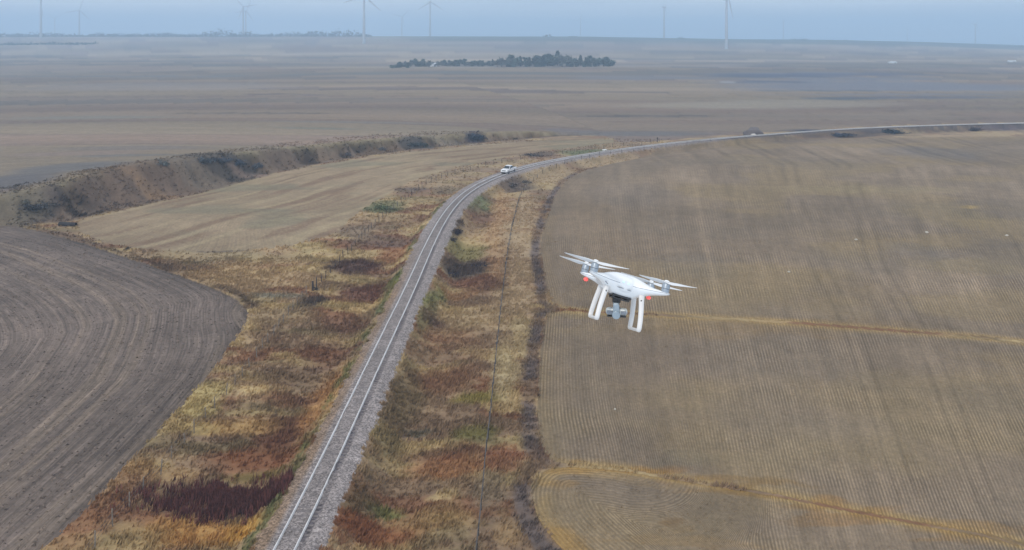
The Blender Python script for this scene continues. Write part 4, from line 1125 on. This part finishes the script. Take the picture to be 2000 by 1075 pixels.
        for i in range(9):
            t_ = 1 - i / 8; pts.append((q(t_, 0), .068 + .016 * t_, top + (bot + .010 - top) * t_)); rx.append(.0096 - .0014 * t_ + .010 * max(0, .2 - t_)); ry.append(.008 - .002 * t_)
        bm = bmesh.new(); tube_path(bm, pts, rx, ry); lg = from_bm("landing_gear", bm, WC, root, True)
        for md in list(lg.modifiers): lg.modifiers.remove(md)
        bm = bmesh.new(); x_ = q(.12, 0); cyl(bm, (x_, -.0790, -.036), (x_, -.066, -.036), .0028, .0028, 14); from_bm("screw", bm, DK, lg, True)
    # underside plate and dampers
    bm = bmesh.new(); bx(bm, (.0, .0, -.0400), (.070, .085, .007)); from_bm("damper_plate", bm, DK, root, True, .003)
    bm = bmesh.new()
    for a in (-1, 1):
        for b in (-1, 1): cyl(bm, (a * .026, b * .032, -.047), (a * .026, b * .032, -.040), .006, .006, 12)
    bx(bm, (0, 0, -.0485), (.062, .075, .004)); from_bm("damper", bm, DK, root, True, .001)
    # gimbal: stays level while the hull tilts
    Minv = M.inverted().to_3x3()
    lvl = Matrix((right, r.cross(Vector((0, 0, 1))).cross(Vector((0, 0, 1))).normalized() * -1, Vector((0, 0, 1)))).transposed()
    gy = Vector((r.x, r.y, 0)).normalized(); gx = gy.cross(Vector((0, 0, 1))).normalized()
    G = Matrix((gx, gy, Vector((0, 0, 1)))).transposed().to_4x4()
    gim = empty("gimbal"); gim.parent = root
    G.translation = M @ Vector((-.0095, -.004, -.049)); gim.matrix_parent_inverse = Matrix(); gim.matrix_local = M.inverted() @ G @ Matrix.Scale(1.14, 4)
    gim.name = "gimbal"
    bm = bmesh.new(); cyl(bm, (0, 0, .004), (0, 0, -.012), .0135, .0125, 20); from_bm("yaw_motor", bm, DK, gim, True, .001)
    bm = bmesh.new(); bx(bm, (-.001, -.016, -.026), (.019, .010, .030)); bx(bm, (-.001, -.008, -.012), (.017, .022, .008)); cyl(bm, (-.001, -.024, -.044), (-.001, -.008, -.044), .0125, .0125, 24)
    from_bm("arm", bm, GG, gim, True, .003)
    bm = bmesh.new(); bx(bm, (0, .003, -.041), (.066, .018, .024)); ca = from_bm("camera_body", bm, plain("camera_silver", (.58, .60, .58), .35, .35, .05, 40), gim, True, .0105)
    bm = bmesh.new(); bx(bm, (-.021, -.0068, -.041), (.018, .003, .011)); bx(bm, (.022, -.0068, -.041), (.016, .003, .010)); from_bm("recess", bm, GAP_SHADE, ca, True, .002)
    bm = bmesh.new(); bx(bm, (0, .002, -.0545), (.058, .018, .004)); cyl(bm, (0, .012, -.041), (0, .026, -.041), .012, .012, 24); from_bm("lens", bm, DK, ca, True, .002)
build_drone()

# ------------------------------------------------------------------ haze
def build_haze():
    bm = bmesh.new(); bx(bm, (0, 1500, 15), (19000, 16000, 390))
    me = bpy.data.meshes.new("haze"); bm.to_mesh(me); bm.free()
    o = bpy.data.objects.new("haze", me); COL.objects.link(o); tag(o, "thin blue haze lying over the prairie", "haze", None, 'stuff')
    m = bpy.data.materials.new("haze"); m.use_nodes = True; n = m.node_tree.nodes; n.clear()
    out = n.new("ShaderNodeOutputMaterial"); v = n.new("ShaderNodeVolumePrincipled")
    v.inputs["Color"].default_value = (.58, .78, 1.0, 1); v.inputs["Density"].default_value = .00043; v.inputs["Anisotropy"].default_value = .0
    m.node_tree.links.new(v.outputs[0], out.inputs["Volume"]); me.materials.append(m)
build_haze()
